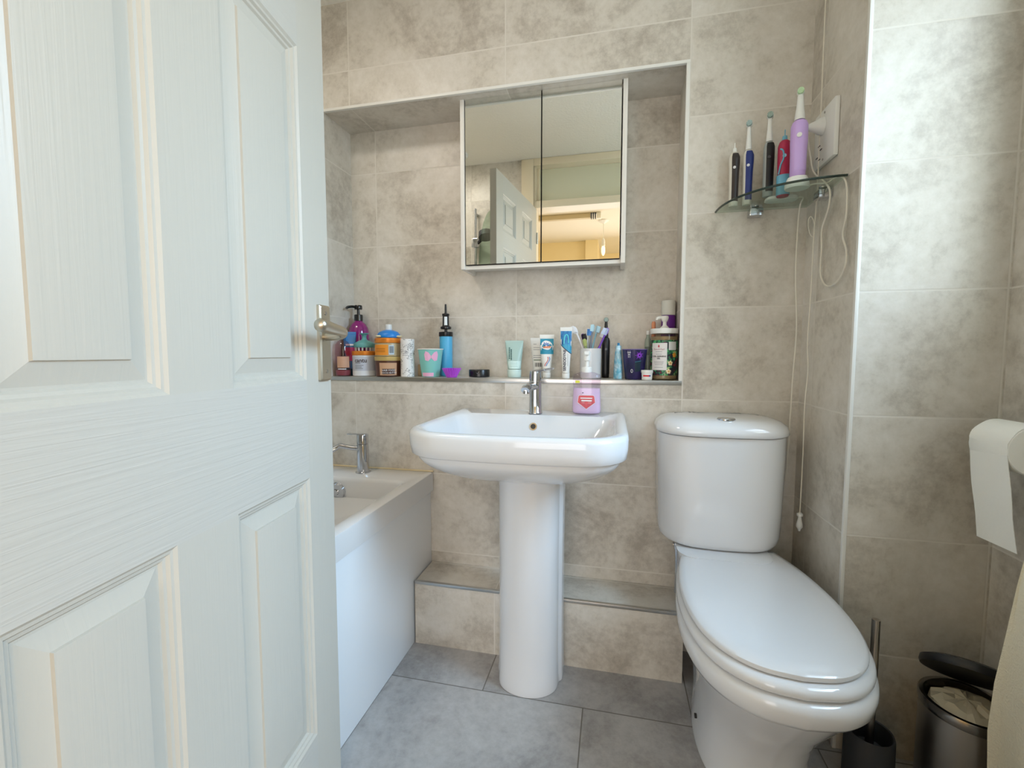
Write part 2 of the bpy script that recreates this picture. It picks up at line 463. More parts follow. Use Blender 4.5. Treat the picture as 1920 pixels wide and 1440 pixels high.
# ================================================================== WASHBASIN
bz = thing('washbasin', 'white ceramic pedestal washbasin below the mirror cabinet', 'washbasin', (-.2525, -.24, 0))
x0, x1, yf = -.547, .042, -.508
def br(i, z, bulge=.02, rf=.105, f=0.0): return rrect(x0+i, x1-i, yf+i+f, -.0005, (rf, rf, .012, .012), z, bulge=bulge)
rings = [rrect(-.275, -.235, -.29, -.255, .017, .700), rrect(-.37, -.145, -.36, -.20, (.07,.07,.06,.06), .7035), rrect(-.45, -.06, -.44, -.155, (.10,.10,.06,.06), .716, bulge=.004),
         rrect(-.49, -.018, -.468, -.13, (.105,.105,.055,.055), .750, bulge=.012), rrect(-.504, -.001, -.478, -.118, (.10,.10,.05,.05), .79, bulge=.015),
         rrect(-.511, .006, -.482, -.112, (.10,.10,.048,.048), .806, bulge=.017), rrect(-.517, .011, -.487, -.107, (.10,.10,.048,.048), .8135, bulge=.018),
         br(.018, .8160), br(.008, .8150), br(.002, .8105), br(0, .802), br(.001, .775), br(.004, .752), br(.008, .748), br(.016, .7465, .02, .10)]
for k in range(1, 10):
    t = k/9.0
    e = .55*t**1.7+.45*(1-math.sqrt(max(0, 1-t*t)))
    z = .7465-.0935*t
    i = .018+e*.165
    rings.append(rrect(x0+i, x1-i, yf+.014+e*.165, -.0005, (.10-e*.02, .10-e*.02, .012, .012), z, bulge=.02*(1-e)))
m = MB(); m.loft(rings, True, True)
bowl = m.build('basin_bowl', CER, bz, smooth=50)
m = MB()
def ped(z, a):
    p = [(-.345, -.168), (-.345, -.20), (-.345, -.224), (-.3425, -.231), (-.337, -.236)]
    cx, rx = -.243, .0925
    arc = [(cx-rx*math.cos(PI*k/26), -.243-.083*max(0, math.sin(PI*k/26))**.85) for k in range(27)]
    q = p+arc+[(2*cx-x, y) for x, y in reversed(p)]
    return [Vector((cx+(x-cx)*(1-a*8), -.20+(y+.20)*(1-a*6) if y < -.2 else y, z)) for x, y in q]
rings = [ped(z, a) for z, a in ((.001, 0), (.012, -.001), (.03, .001), (.12, .003), (.4, .003), (.62, .001), (.662, 0))]
m.loft(rings, True, True); m.build('pedestal', CER, bz, smooth=50)
m = MB(); c = Vector((-.2535, -.1225, .777)); nr = Vector((0, -1, .28)).normalized()
m.tube([c-nr*.004, c+nr*.0015], .0125, 24); ov = m.build('overflow_ring', CHROME, bz)
m = MB(); m.tube([c, c+nr*.0019], .0085, 20); m.build('overflow_hole', P('overflow_dark', (60, 54, 48), .6), ov)
m = MB(); m.lathe([(.0, .0), (.02, 0), (.021, .002), (.016, .004), (0, .0045)], (-.2525, -.272, .7005), 24, False, False); m.build('basin_waste', CHROME, bz)
# basin tap
tx, ty = -.254, -.078
m = MB()
m.lathe([(.0235, 0), (.0235, .004), (.0215, .007), (.0208, .05), (.0208, .098), (.0215, .104), (.0215, .108)], (tx, ty, .8155), 32)
sd = Vector((-.17, -1, 0)).normalized()
if True:
    pts = [Vector((tx, ty, .900)) + sd*a + Vector((0,0,h)) for a, h in ((.0, .004), (.03, .008), (.06, .009), (.085, .006), (.098, .0))]
    m.tube(pts, [.016, .016, .0165, .0165, .0145], 18, flat=.72)
tap = m.build('basin_tap', CHROME, bz, smooth=40)
part_label(tap, 'chrome mixer tap on the basin rim')
m = MB(); m.lathe([(.0208, .0), (.0208, .004), (.0195, .03), (.019, .033), (0, .034)], (tx, ty, .925), 28, True, False)
d = Vector((.75, -.45, 0)).normalized()
m.tube([Vector((tx, ty, .956))-d*.012, Vector((tx, ty, .960))+d*.02, Vector((tx, ty, .964))+d*.05, Vector((tx, ty, .968))+d*.072], [.016, .0165, .0135, .010], 16, flat=.3, up=(0,0,1))
m.build('tap_lever', CHROME, tap, smooth=40)
m = MB(); p = Vector((tx, ty, .8993))+sd*.088; m.tube([p, p-Vector((0,0,.010))], .0115, 18); m.build('aerator', CHROME, tap)

# ================================================================== TOILET
wc = thing('toilet', 'white close-coupled toilet with its lid down beside the basin', 'toilet', (.335, -.35, 0))
HALF = [(0,-.178),(.06,-.178),(.116,-.181),(.130,-.195),(.157,-.28),(.173,-.37),(.178,-.45),(.172,-.53),(.153,-.598),(.117,-.650),(.066,-.682),(0,-.693)]
HS = spline([(a, b, 0) for a, b in HALF], 6)
def egg(cx, w, yb, yfr, z, back=None):
    pts = []
    sc = w/.178
    def mp(v, s):
        x = v.x*sc
        y = yb + (v.y+.178)/(-.515)*(yfr-yb)
        return Vector((cx+s*x, y, z))
    for v in HS[:-1]: pts.append(mp(v, 1))
    for v in reversed(HS[1:]): pts.append(mp(v, -1))
    return pts
EX = .350
m = MB()
rings = [egg(EX, w, yb, y2, z) for w, yb, y2, z in (
    (.150, -.16, -.655, .3875), (.176, -.152, -.698, .387), (.184, -.15, -.706, .381), (.1855, -.15, -.708, .368), (.183, -.15, -.703, .345), (.178, -.15, -.694, .333),
    (.170, -.15, -.683, .329), (.168, -.15, -.680, .324), (.162, -.15, -.668, .308), (.150, -.15, -.640, .27), (.137, -.15, -.600, .22), (.126, -.15, -.560, .16), (.121, -.15, -.535, .10), (.121, -.15, -.528, .04), (.125, -.15, -.532, .012), (.125, -.15, -.532, .001))]
m.loft(rings, True, True)
rr = [rrect(.322-a, .322+a, -.24, -.012, (.05,.05,.02,.02), z) for a, z in ((.09, .20), (.10, .30), (.112, .38), (.125, .425), (.128, .437))]
m.loft(rr, True, True)
pan = m.build('pan', CER, wc, smooth=50)
m = MB()
for x, y, z in ((.2275, -.36, .062),):
    m.tube([(x+.003, y, z), (x-.0035, y, z)], .006, 12)
m.build('fixing_hole', P('hole_dark', (40, 36, 32), .7), pan)
m = MB()
m.loft([egg(EX, w, yb, y2, z) for w, yb, y2, z in ((.170, -.15, -.678, .3885), (.180, -.138, -.694, .3895), (.1835, -.136, -.699, .396), (.1835, -.136, -.699, .404), (.181, -.138, -.695, .411), (.174, -.145, -.686, .4145))], True, True)
m.build('seat', CER, wc, smooth=50)
m = MB()
m.loft([egg(EX, w, yb, y2, z) for w, yb, y2, z in ((.166, -.138, -.668, .4155), (.1745, -.130, -.680, .4165), (.1770, -.128, -.683, .421), (.1765, -.129, -.682, .427), (.172, -.132, -.674, .4315), (.157, -.15, -.652, .4345), (.12, -.24, -.60, .4362), (.06, -.33, -.50, .4375))], True, True)
m.build('seat_lid', CER, wc, smooth=50)
for x in (.275, .425):
    m = MB(); m.tube([(x-.016, -.150, .408), (x+.016, -.150, .408)], .009, 14); m.build('hinge', CER, wc)
CX0, CX1, CYF = .142, .502, -.172
m = MB()
def cr(i, z, o=0.0): return rrect(CX0+i, CX1-i, CYF+i*.6-o, -.006, (.075,.075,.02,.02), z, bulge=.024)
m.loft([cr(.05, .4375), cr(.028, .439), cr(.016, .445), (cr(.010, .456)), cr(.006, .475), cr(.003, .56), cr(0, .70), cr(0, .7745)], True, True)
m.build('cistern', CER, wc, smooth=50)
m = MB()
def lr(i, z): return rrect(CX0+i, CX1-i, CYF+i, -.006, (.078,.078,.02,.02), z, bulge=.026)
m.loft([lr(.006, .7765), lr(-.004, .7770), lr(-.007, .782), lr(-.006, .793), lr(-.001, .805), lr(.012, .8155), lr(.03, .8215), lr(.055, .8245), lr(.10, .8255)], True, True)
lid = m.build('cistern_lid', CER, wc, smooth=50)
m = MB(); m.lathe([(.0255, 0), (.0255, .003), (.023, .0055), (.018, .0062), (0, .0062)], (.326, -.150, .8225), 28, True, False, sx=1.0, sy=.8)
m.build('flush_button', CHROME, lid)
m = MB(); m.tube(spline([(.212, -.06, .432), (.212, -.06, .39), (.214, -.058, .33), (.214, -.058, .235)], 5), .0075, 10)
m.tube([(.212, -.06, .415), (.212, -.06, .385)], .012, 8)
m.tube([(.198, -.06, .396), (.215, -.06, .396)], .006, 8)
m.build('inlet_pipe', CHROME, wc)

# ================================================================== BATH
bath = thing('bathtub', 'white bath with flat side panel behind the open door', 'bath', (-1.0, -.69, 0))
BX0, BX1, BY0, BY1 = XL+.001, -.656, YF+.001, -.001
m = MB()
def bo(i, z): return rrect(BX0+i, BX1-i, BY0+i, BY1-i, .008, z)
def bi(i, z, r=.035): return rrect(BX0+.06+i, -.702-i, BY0+.09+i, -.142-i, r, z)
m.loft([bo(.006, .500), bo(0, .502), bo(0, .562), bo(.002, .568), bo(.008, .5705), bi(-.006, .5705), bi(0, .567), bi(.004, .555), bi(.02, .42, .06), bi(.045, .22, .09), bi(.075, .175, .10), bi(.12, .165, .10)], True, True)
m.build('tub', ACR, bath, smooth=45)
m = MB(); m.box(-.682, -.668, BY0, BY1-.0005, .001, .4995, .002); m.build('side_panel', GLOSSW, bath)
m = MB(); m.tube([(-.966, -.150, .520), (-.966, -.1635, .518)], [.034, .032], 28); m.tube([(-.966, -.163, .518), (-.966, -.168, .5175)], .012, 18)
part_label(m.build('overflow_cover', CHROME, bath), 'round chrome overflow on the end of the bath')
m = MB(); m.box(BX0, BX1, -.007, -.0008, .570, .5755, .002); part_label(m.build('sealant', P('sealant_cream', (226, 208, 168), .6), bath), 'yellowed sealant line')
m = MB()
m.lathe([(.028, 0), (.028, .003), (.0225, .006), (.0215, .10), (.021, .108)], (-.912, -.066, .5705), 30)
m.tube([(-.912, -.066, .660), (-.955, -.070, .662), (-.985, -.074, .667), (-1.0, -.076, .669)], [.010, .009, .0095, .010], 14)
m.tube(spline([(-1.0, -.076, .669), (-1.012, -.082, .662), (-1.03, -.10, .648), (-1.045, -.13, .64), (-1.05, -.165, .638), (-1.052, -.18, .628)], 4), .0095, 14)
bt = m.build('bath_tap', CHROME, bath, smooth=40)
m = MB(); m.lathe([(.0215, 0), (.0215, .030), (.0205, .034), (0, .0345)], (-.912, -.066, .6805), 28, True, False)
m.box(-.972, -.90, -.076, -.056, .7125, .7165, .0015); m.build('tap_lever', CHROME, bt)

# glass shower screen at the bath edge
scr = thing('shower_screen', 'curved clear glass bath screen reflected in the left of the mirror', 'shower screen', (-.70, YF+.05, .572))
pr = [(YF+.03, .575), (-.30, .575)]
out = [Vector((-.70, YF+.03, .575)), Vector((-.70, -.66, .575)), Vector((-.70, -.66, 1.48))]
for k in range(1, 13):
    a = k/12*PI/2
    out.append(Vector((-.70, -1.06+.40*math.cos(a), 1.48+.40*math.sin(a))))
out.append(Vector((-.70, YF+.03, 1.88)))
m = MB(); m.loft([[p+Vector((-.003,0,0)) for p in out], [p+Vector((.003,0,0)) for p in out]], True, True)
m.build('glass_panel', clear('screen_glass', (226, 238, 230)), scr, smooth=0)
m = MB(); m.box(-.715, -.685, YF, YF+.032, .572, 1.905, .003); m.build('wall_channel', CHROME, scr)

# shower riser on the front wall
rs = thing('shower_rail', 'chrome shower riser rail with slider reflected beside the door', 'shower rail', (-.932, YF, 1.1))
m = MB(); m.tube([(-.932, YF+.045, 1.15), (-.932, YF+.045, 2.0)], .0095, 14)
for z in (1.18, 1.97): m.tube([(-.932, YF, z), (-.932, YF+.045, z)], .009, 12)
m.build('rail', CHROME, rs)
m = MB(); m.box(-.955, -.909, YF+.028, YF+.068, 1.74, 1.80, .006); m.build('slider', CHROME, rs)
m = MB(); m.tube([(-.91, YF+.055, 1.77), (-.86, YF+.10, 1.79), (-.83, YF+.13, 1.80)], [.011, .012, .02], 14)
m.tube([(-.835, YF+.135, 1.815), (-.828, YF+.145, 1.78)], [.045, .05], 24); m.build('shower_head', DGREY, rs)

# extractor on the ceiling
ex = thing('ceiling_vent', 'small round white ceiling extractor reflected at the left of the mirror', 'vent', (-1.0, -1.20, ZC))
m = MB(); m.lathe([(.06, 0), (.06, -.010), (.05, -.02), (.040, -.02), (.036, -.010)], (-1.0, -1.20, ZC), 28); m.build('vent_ring', WPL, ex)
m = MB(); m.lathe([(.026, -.008), (.026, -.018), (.0, -.02)], (-1.0, -1.20, ZC), 24, True, False); m.build('vent_centre', WPL, ex)

# ================================================================== MIRROR CABINET
mc = thing('mirror_cabinet', 'white two-door mirror cabinet hung in the tiled recess', 'cabinet', (-.26, .184, 1.329))
CW = P('cabinet_white', (232, 228, 220), .4)
mx0, mx1, mz0, mz1, myf = -.5575, .0345, 1.3275, 1.937, .045
m = MB()
m.box(mx0, mx0+.0155, myf-.002, ND-.001, mz0, mz1, .002); m.box(mx1-.0155, mx1, myf-.002, ND-.001, mz0, mz1, .002)
m.box(mx0+.0155, mx1-.0155, myf+.024, ND-.001, mz0+.016, mz0+.031); m.box(mx0+.0155, mx1-.0155, myf+.024, ND-.001, mz1-.02, mz1-.005)
m.box(mx0+.0155, mx1-.0155, ND-.008, ND-.001, mz0+.03, mz1-.02)
m.box(mx0+.0155, mx1-.0155, myf+.008, myf+.024, mz0+.0005, mz0+.014, .001)
m.build('cabinet_body', CW, mc)
MIR = P('mirror_silver', (236, 238, 234), .0, 1.0)
DKE = P('mirror_edge_dark', (44, 42, 38), .4)
for a, b in ((mx0+.019, -.2585), (-.2555, mx1-.019)):
    m = MB(); m.box(a, b, myf+.004, myf+.020, mz0+.016, mz1-.003); dr = m.build('mirror_door', DKE, mc, smooth=0)
    m = MB(); m.box(a+.0008, b-.0008, myf, myf+.0045, mz0+.0168, mz1-.0038); m.build('mirror_glass', MIR, dr, smooth=0)

# ================================================================== SOAP BOTTLE ON THE BASIN
sp = thing('soap_dispenser', 'clear pump bottle of pink hand wash on the basin rim', 'soap bottle', (-.0845, -.062, .8163), facing(-.0845, -.062)*.4)
def oval(rx, ry, z, n=40, p=2.6):
    out = []
    for i in range(n):
        a = 2*PI*i/n; c, s = math.cos(a), math.sin(a)
        out.append(Vector((rx*math.copysign(abs(c)**(2/p), c), ry*math.copysign(abs(s)**(2/p), s), z)))
    return out
m = MB(); m.loft([oval(.040, .018, .0006), oval(.046, .022, .004), oval(.0475, .0235, .015), oval(.0465, .0228, .045), oval(.0445, .0215, .08), oval(.0455, .0218, .108), oval(.0465, .0215, .122), oval(.042, .0195, .132), oval(.026, .0155, .138), oval(.0145, .0145, .141)], True, True)
m.build('bottle', clear('soap_bottle_plastic', (244, 240, 246), .05), sp, local=True, smooth=60)
m = MB(); m.loft([oval(.039, .017, .003), oval(.0448, .0208, .0065), oval(.0458, .0222, .016), oval(.0450, .0215, .045), oval(.0432, .0203, .08), oval(.0432, .0203, .086)], True, True)
part_label(m.build('pink_soap', P('soap_pink', (238, 214, 238), .3), sp, local=True, smooth=60), 'pink liquid filling the lower two thirds')
m = MB(); m.lathe([(.0165, .138), (.0165, .153), (.0155, .156), (.007, .157), (.0065, .176), (.0115, .178), (.0115, .195), (.012, .200), (.0095, .208)], (0,0,0), 28)
m.box(-.008, .008, -.034, 0, .196, .2075, .003)
part_label(m.build('pump', WPL, sp, local=True), 'white pump top')
m = MB()
pol = [(-.026, .060), (-.022, .064), (.022, .064), (.026, .060), (.029, .040), (0, .018), (-.029, .040)]
def sfront(x, z): return Vector((x, -(.0225*(1-abs(x/.0475)**2.6)**(1/2.6))-.0008, z))
c0 = m.bm.verts.new(sfront(0, .045)); vs = [m.bm.verts.new(sfront(x, z)) for x, z in pol]
for i in range(len(vs)): m.face((vs[i], vs[(i+1) % len(vs)], c0))
lb = m.build('front_label', P('label_red', (226, 96, 102), .45), sp, local=True)
m = MB()
for (x, z), (xx, zz) in zip(pol, pol[1:]+pol[:1]):
    m.tube([sfront(x, z), sfront((x+xx)/2, (z+zz)/2), sfront(xx, zz)], .0007, 6)
m.box(-.019, .019, -.0252, -.0235, .053, .056); m.box(-.016, .018, -.0252, -.0236, .0445, .0485)
m.build('label_print', WINK, lb, local=True)
m = MB(); m.box(-.0135, -.0095, -.0255, -.0215, .0713, .0727); m.box(-.0122, -.0108, -.0255, -.0215, .070, .074); m.build('plus_mark', P('print_navy', (40, 44, 90), .5), sp, local=True)
m = MB(); m.box(-.036, -.022, -.0232, -.0195, .104, .112); m.build('yellow_sticker', P('sticker_yellow', (224, 222, 70), .5), sp, local=True)

# ================================================================== LEDGE ITEMS
LZ = NZ0 + .0006
def item(name, label, cat, x, y, rot=None, group=None, z=LZ):
    return thing(name, label, cat, (x, y, z), facing(x, y) if rot is None else rot, group)

# clear bottle with pink dregs
t = item('body_spray_bottle', 'clear bottle with pink dregs at the far left end of the ledge', 'bottle', -1.055, .038)
m = MB(); m.lathe([(.027, .0005), (.029, .004), (.0292, .10), (.028, .125), (.020, .137), (.012, .142)], n=32); m.build('bottle', clear('rose_clear_plastic', (238, 216, 218), .04, .95, 1.7), t, local=True)
m = MB(); m.lathe([(.025, .003), (.0272, .006), (.0274, .024), (0, .0242)], n=32, cap1=False); m.build('pink_liquid', P('liquid_rose', (176, 86, 106), .3, trans=.3), t, local=True)
m = MB(); m.lathe([(.0125, .1425), (.0125, .165), (.010, .168)], n=24); m.build('cap', clear('cap_clear', (230, 226, 226)), t, local=True)
m = MB(); m.lathe([(.0295, .034), (.0295, .078)], n=16, a0=-PI/2-.8, a1=-PI/2+.9); m.build('front_label', P('label_peach', (206, 160, 132), .5), t, local=True)
m = MB(); m.lathe([(.0297, .027), (.0297, .030)], n=16, a0=-PI/2-.7, a1=-PI/2+.4); m.build('label_line', WINK, t, local=True)

def tube_pack(t, w, h, cap_h, cap_r, mat, capmat, thick=.017, crimp=.010, crimpmat=None):
    """a squeeze tube standing on its cap"""
    m = MB(); m.lathe([(cap_r*.96, .0004), (cap_r, .002), (cap_r*1.02, cap_h-.002), (cap_r*.98, cap_h)], n=28); m.build('cap', capmat, t, local=True)
    m = MB(); R = []
    K = 12
    for k in range(K+1):
        f = k/K
        z = cap_h+.001+f*(h-cap_h-.001-crimp)
        rx = cap_r*.95+(w/2-cap_r*.95)*min(1, f*1.05); ry = thick*(1-f)**.75*.98+.0012
        R.append(oval(rx, ry, z, 32, 2.1))
    m.loft(R, True, True); body = m.build('tube_body', mat, t, local=True, smooth=60)
    m = MB(); m.box(-w/2, w/2, -.0013, .0013, h-crimp-.001, h, .0005); m.build('crimp', crimpmat or mat, t, local=True)
    def surf(x, z):
        f = min(1, max(0, (z-cap_h-.001)/(h-cap_h-.001-crimp)))
        rx = cap_r*.95+(w/2-cap_r*.95)*min(1, f*1.05); ry = thick*(1-f)**.75*.98+.0012
        q = max(0, 1-abs(x/rx)**2.1)**(1/2.1)
        return Vector((x, -ry*q-.0006, z))
    return body, surf
def patch(surf, x0f, x1f, z0, z1, nx=8, nz=10):
    """printed area hugging a surface; x limits may vary with z"""
    m = MB()
    g = []
    for j in range(nz+1):
        z = z0+(z1-z0)*j/nz
        a = x0f(z) if callable(x0f) else x0f; b = x1f(z) if callable(x1f) else x1f
        g.append([m.bm.verts.new(surf(a+(b-a)*i/nx, z)) for i in range(nx+1)])
    for j in range(nz):
        for i in range(nx): m.face((g[j][i], g[j][i+1], g[j+1][i+1], g[j+1][i]))
    return m

t = item('cream_tube', 'blue and pink tube behind the clear bottle on the ledge', 'tube', -1.052, .0835)
b, sf = tube_pack(t, .050, .178, .028, .017, P('tube_blue', (58, 128, 190), .3), P('cap_deep_teal', (14, 72, 92), .35), .009)
patch(sf, -.020, .020, .060, .115).build('pink_print', P('print_magenta', (214, 74, 150), .4), t, local=True)
patch(sf, -.016, .016, .122, .129).build('print_line', WINK, t, local=True)

t = item('pump_bottle', 'tall purple pump bottle with black top in the left corner of the ledge', 'bottle', -1.044, .1395)
m = MB(); m.lathe([(.038, .0005), (.041, .004), (.042, .02), (.042, .165), (.041, .18), (.036, .199), (.028, .213), (.017, .2225), (.0155, .226)], n=40)
m.build('bottle', P('bottle_purple', (134, 22, 110), .12, coat=.5), t, local=True, smooth=50)
m = MB(); m.lathe([(.0175, .2265), (.0175, .250), (.016, .252), (.006, .253), (.0055, .272), (.015, .273), (.016, .277), (.016, .288), (.014, .291)], n=28)
m.tube(spline([(-.008, -.004, .283), (-.025, -.012, .284), (-.042, -.02, .280), (-.047, -.022, .273)], 4), [.0055]*10+[.0045]*3, 10)
m.build('pump', P('gloss_black', (18, 17, 20), .12, coat=.4), t, local=True)

t = item('cream_jar', 'white hair cream jar with orange lid at the left of the ledge', 'jar', -.979, .072)
m = MB(); m.lathe([(.044, .0004), (.047, .003), (.0475, .08), (.046, .083)], n=40); m.build('jar', P('jar_white', (226, 228, 232), .3), t, local=True)
m = MB(); m.lathe([(.0485, .0835), (.049, .085), (.049, .0985), (.0475, .100), (0, .100)], n=40, cap1=False); m.build('lid', P('lid_orange_metal', (232, 140, 52), .28, .35), t, local=True)
m = MB(); m.lathe([(.0477, .022), (.0477, .078)], n=24, a0=-PI/2-1.3, a1=-PI/2+1.3); m.build('label', P('label_grey_blue', (196, 200, 212), .45), t, local=True)
text('cantu', .023, on_cyl(.0480, .062, -.35), 'brand_print', P('print_brown', (70, 52, 44), .5), t, .0005)
for z, w in ((.050, .5), (.042, .75), (.036, .6), (.030, .7)):
    m = MB(); m.lathe([(.0480, z), (.0480, z+.0022)], n=12, a0=-PI/2-.85, a1=-PI/2-.85+w); m.build('print_line', GREYINK, t, local=True)
t = item('scalp_massager', 'teal rubber scalp brush sitting on the orange-lidded white jar', 'scalp brush', -.979, .072, z=LZ+.1002)
TEAL = P('teal_rubber', (96, 160, 158), .4)
m = MB(); m.lathe([(.040, .0135), (.0415, .017), (.0415, .026), (.038, .032), (.026, .038), (.012, .044), (.0085, .050), (.0085, .060), (.012, .066), (.018, .069), (.018, .071), (0, .0715)], n=36, cap1=False)
m.build('handle_dome', TEAL, t, local=True, smooth=60)
for k in range(14):
    a = 2*PI*k/14
    m = MB(); m.lathe([(.0022, 0), (.0035, .004), (.0038, .0135)], (.034*math.cos(a), .034*math.sin(a), .0002), 10); m.build('bristle', P('clear_silicone', (206, 212, 214), .25), t, local=True)

t = item('hair_food_tub', 'brown hair mask tub with gold lid, bottom of the stack on the ledge', 'tub', -.866, .0585)
m = MB(); m.lathe([(.045, .0004), (.049, .003), (.0525, .055), (.0525, .062)], n=40); m.build('tub', P('tub_brown', (84, 48, 34), .3), t, local=True)
m = MB(); m.lathe([(.0535, .0622), (.054, .0632), (.054, .0765), (.053, .0775), (0, .0775)], n=40, cap1=False); m.build('lid', P('lid_gold', (206, 178, 112), .35, .3), t, local=True)
m = MB(); m.lathe([(.0497, .006), (.0527, .054)], n=24, a0=-PI/2-.72, a1=-PI/2+.62); m.build('label', P('label_tan', (206, 164, 130), .45), t, local=True)
m = MB(); m.lathe([(.0506, .010), (.0523, .031)], n=20, a0=-PI/2-.5, a1=-PI/2+.45); m.build('label_panel', P('label_dark_brown', (74, 40, 30), .45), t, local=True)
text('HAIR FOOD', .0098, on_cyl(.0526, .025), 'print', WINK, t); text('COCOA BUTTER', .0080, on_cyl(.0526, .0155), 'print', WINK, t)
t = item('moisture_jar', 'orange labelled jar with orange lid stacked on the brown tub', 'jar', -.866, .0585, z=LZ+.0777)
m = MB(); m.lathe([(.048, .0004), (.0505, .003), (.0515, .045), (.049, .053)], n=40); m.build('jar', P('jar_translucent', (196, 178, 140), .25, trans=.15), t, local=True)
m = MB(); m.lathe([(.052, .0535), (.0525, .055), (.0525, .070), (.051, .072), (0, .072)], n=40, cap1=False); m.build('lid', MATS['lid_orange_metal'], t, local=True)
m = MB(); m.lathe([(.0513, .006), (.0519, .046)], n=20, a0=-PI/2-1.35, a1=-PI/2-.02); m.build('label', P('label_orange', (236, 150, 46), .45), t, local=True)
m = MB(); m.lathe([(.0515, .008), (.0519, .044)], n=10, a0=-PI/2+.02, a1=-PI/2+.42); m.build('barcode_panel', P('panel_pale', (196, 212, 224), .5), t, local=True)
for k in range(9):
    a = -PI/2+.06+k*.035; m = MB(); m.lathe([(.0518, .014), (.0521, .040)], n=1, a0=a, a1=a+.014*(1+(k % 3)*.4)); m.build('barcode_bar', INK, t, local=True)
for z in (.018, .024, .030):
    m = MB(); m.lathe([(.0519, z), (.052, z+.0018)], n=10, a0=-PI/2-1.1, a1=-PI/2-.25); m.build('print_line', P('print_ochre', (170, 96, 20), .5), t, local=True)
t = item('dome_bottle', 'blue domed bottle with white cap on top of the orange-lidded stack', 'bottle', -.864, .0595, z=LZ+.1501)
m = MB(); m.lathe([(.036, .0004), (.044, .001), (.0455, .006), (.043, .016), (.036, .024), (.022, .030), (.012, .032)], n=36); m.build('dome', P('dome_blue', (40, 132, 214), .3), t, local=True, smooth=60)
for sx in (-1, 1):
    m = MB(); m.lathe([(.0, .0), (.012, .002), (.016, .005), (.010, .009), (0, .010)], (sx*.036, -.022, .001), 20, False, False); m.build('side_tab', P('tab_cream', (240, 230, 190), .5), t, local=True)
m = MB(); m.lathe([(.0115, .0322), (.0122, .034), (.0122, .052), (.011, .0535), (0, .0537)], n=28, cap1=False); m.build('cap', WPL, t, local=True)

t = item('dry_shampoo_can', 'white can with a small black botanical pattern between tubs and teal cup', 'can', -.7785, .046)
def floral():
    m = bpy.data.materials.new('floral_print'); m.use_nodes = True; nt = m.node_tree; b = nt.nodes['Principled BSDF']; b.inputs['Roughness'].default_value = .35
    tc = nt.nodes.new('ShaderNodeTexCoord'); v = nt.nodes.new('ShaderNodeTexVoronoi'); v.feature = 'DISTANCE_TO_EDGE'; v.inputs['Scale'].default_value = 130
    n = nt.nodes.new('ShaderNodeTexNoise'); n.inputs['Scale'].default_value = 62; n.inputs['Detail'].default_value = 2
    nt.links.new(tc.outputs['Object'], v.inputs['Vector']); nt.links.new(tc.outputs['Object'], n.inputs['Vector'])
    a = nt.nodes.new('ShaderNodeMath'); a.operation = 'LESS_THAN'; a.inputs[1].default_value = .06; nt.links.new(v.outputs['Distance'], a.inputs[0])
    c = nt.nodes.new('ShaderNodeMath'); c.operation = 'GREATER_THAN'; c.inputs[1].default_value = .54; nt.links.new(n.outputs['Fac'], c.inputs[0])
    d = nt.nodes.new('ShaderNodeMath'); d.operation = 'MULTIPLY'; nt.links.new(a.outputs[0], d.inputs[0]); nt.links.new(c.outputs[0], d.inputs[1])
    x = nt.nodes.new('ShaderNodeMix'); x.data_type = 'RGBA'; x.inputs['A'].default_value = lin((236, 234, 232)); x.inputs['B'].default_value = lin((70, 70, 78))
    nt.links.new(d.outputs[0], x.inputs['Factor']); nt.links.new(x.outputs['Result'], b.inputs['Base Color'])
    return m
m = MB(); m.lathe([(.025, .0004), (.0265, .002), (.0265, .112)], n=32, cap1=False); m.build('can', floral(), t, local=True)
m = MB(); m.lathe([(.0262, .1122), (.0267, .113), (.0267, .144), (.0255, .1455), (0, .1458)], n=32, cap0=False, cap1=False); m.build('cap', MATS['floral_print'] if 'floral_print' in MATS else bpy.data.materials['floral_print'], t, local=True)
for z in (.098, .090, .083):
    m = MB(); m.lathe([(.0269, z), (.0269, z+.0014)], n=8, a0=-PI/2-.8, a1=-PI/2+.1); m.build('print_line', GREYINK, t, local=True)

t = item('pumice_block', 'small beige block behind the teal cup on the ledge', 'block', -.752, .118)
m = MB(); m.box(-.016, .016, -.010, .010, .0003, .046, .003); m.build('block', P('block_beige', (204, 174, 136), .7, bump=(200, .3, .002)), t, local=True)

t = item('paper_cup', 'teal party cup with a pink bow print, left of the balloon pump', 'cup', -.690, .062)
m = MB(); m.lathe([(.0335, .0005), (.034, .002), (.0475, .1055), (.0465, .1055), (.0332, .004), (0, .004)], n=40, cap1=False); m.build('cup', P('cup_teal', (134, 204, 196), .4), t, local=True)
m = MB(); m.tube([Vector((.0482*math.cos(2*PI*k/40), .0482*math.sin(2*PI*k/40), .1065)) for k in range(41)], .0019, 8, caps=False); m.build('rim', WPL, t, local=True)
PKC = P('cup_pink', (240, 180, 210), .45)
def coneS(a, z): r = .0345+(.0475-.034)*(z-.002)/.1035+.0003; return Vector((r*math.cos(-PI/2+a), r*math.sin(-PI/2+a), z))
def coneB(a, z): v = coneS(a, z); k = (Vector((v.x, v.y)).length+.0013)/Vector((v.x, v.y)).length; return Vector((v.x*k, v.y*k, z))
m = MB()
for sgn in (-1, 1):
    c0 = m.bm.verts.new(coneB(.05+sgn*.28, .078)); vs = [m.bm.verts.new(coneB(.05+sgn*a, z)) for a, z in ((.01, .081), (.22, .094), (.46, .099), (.58, .086), (.52, .064), (.26, .061), (.01, .073))]
    for i in range(7): m.face((vs[i], vs[(i+1) % 7], c0))
m.build('bow_print', PKC, t, local=True, smooth=0)
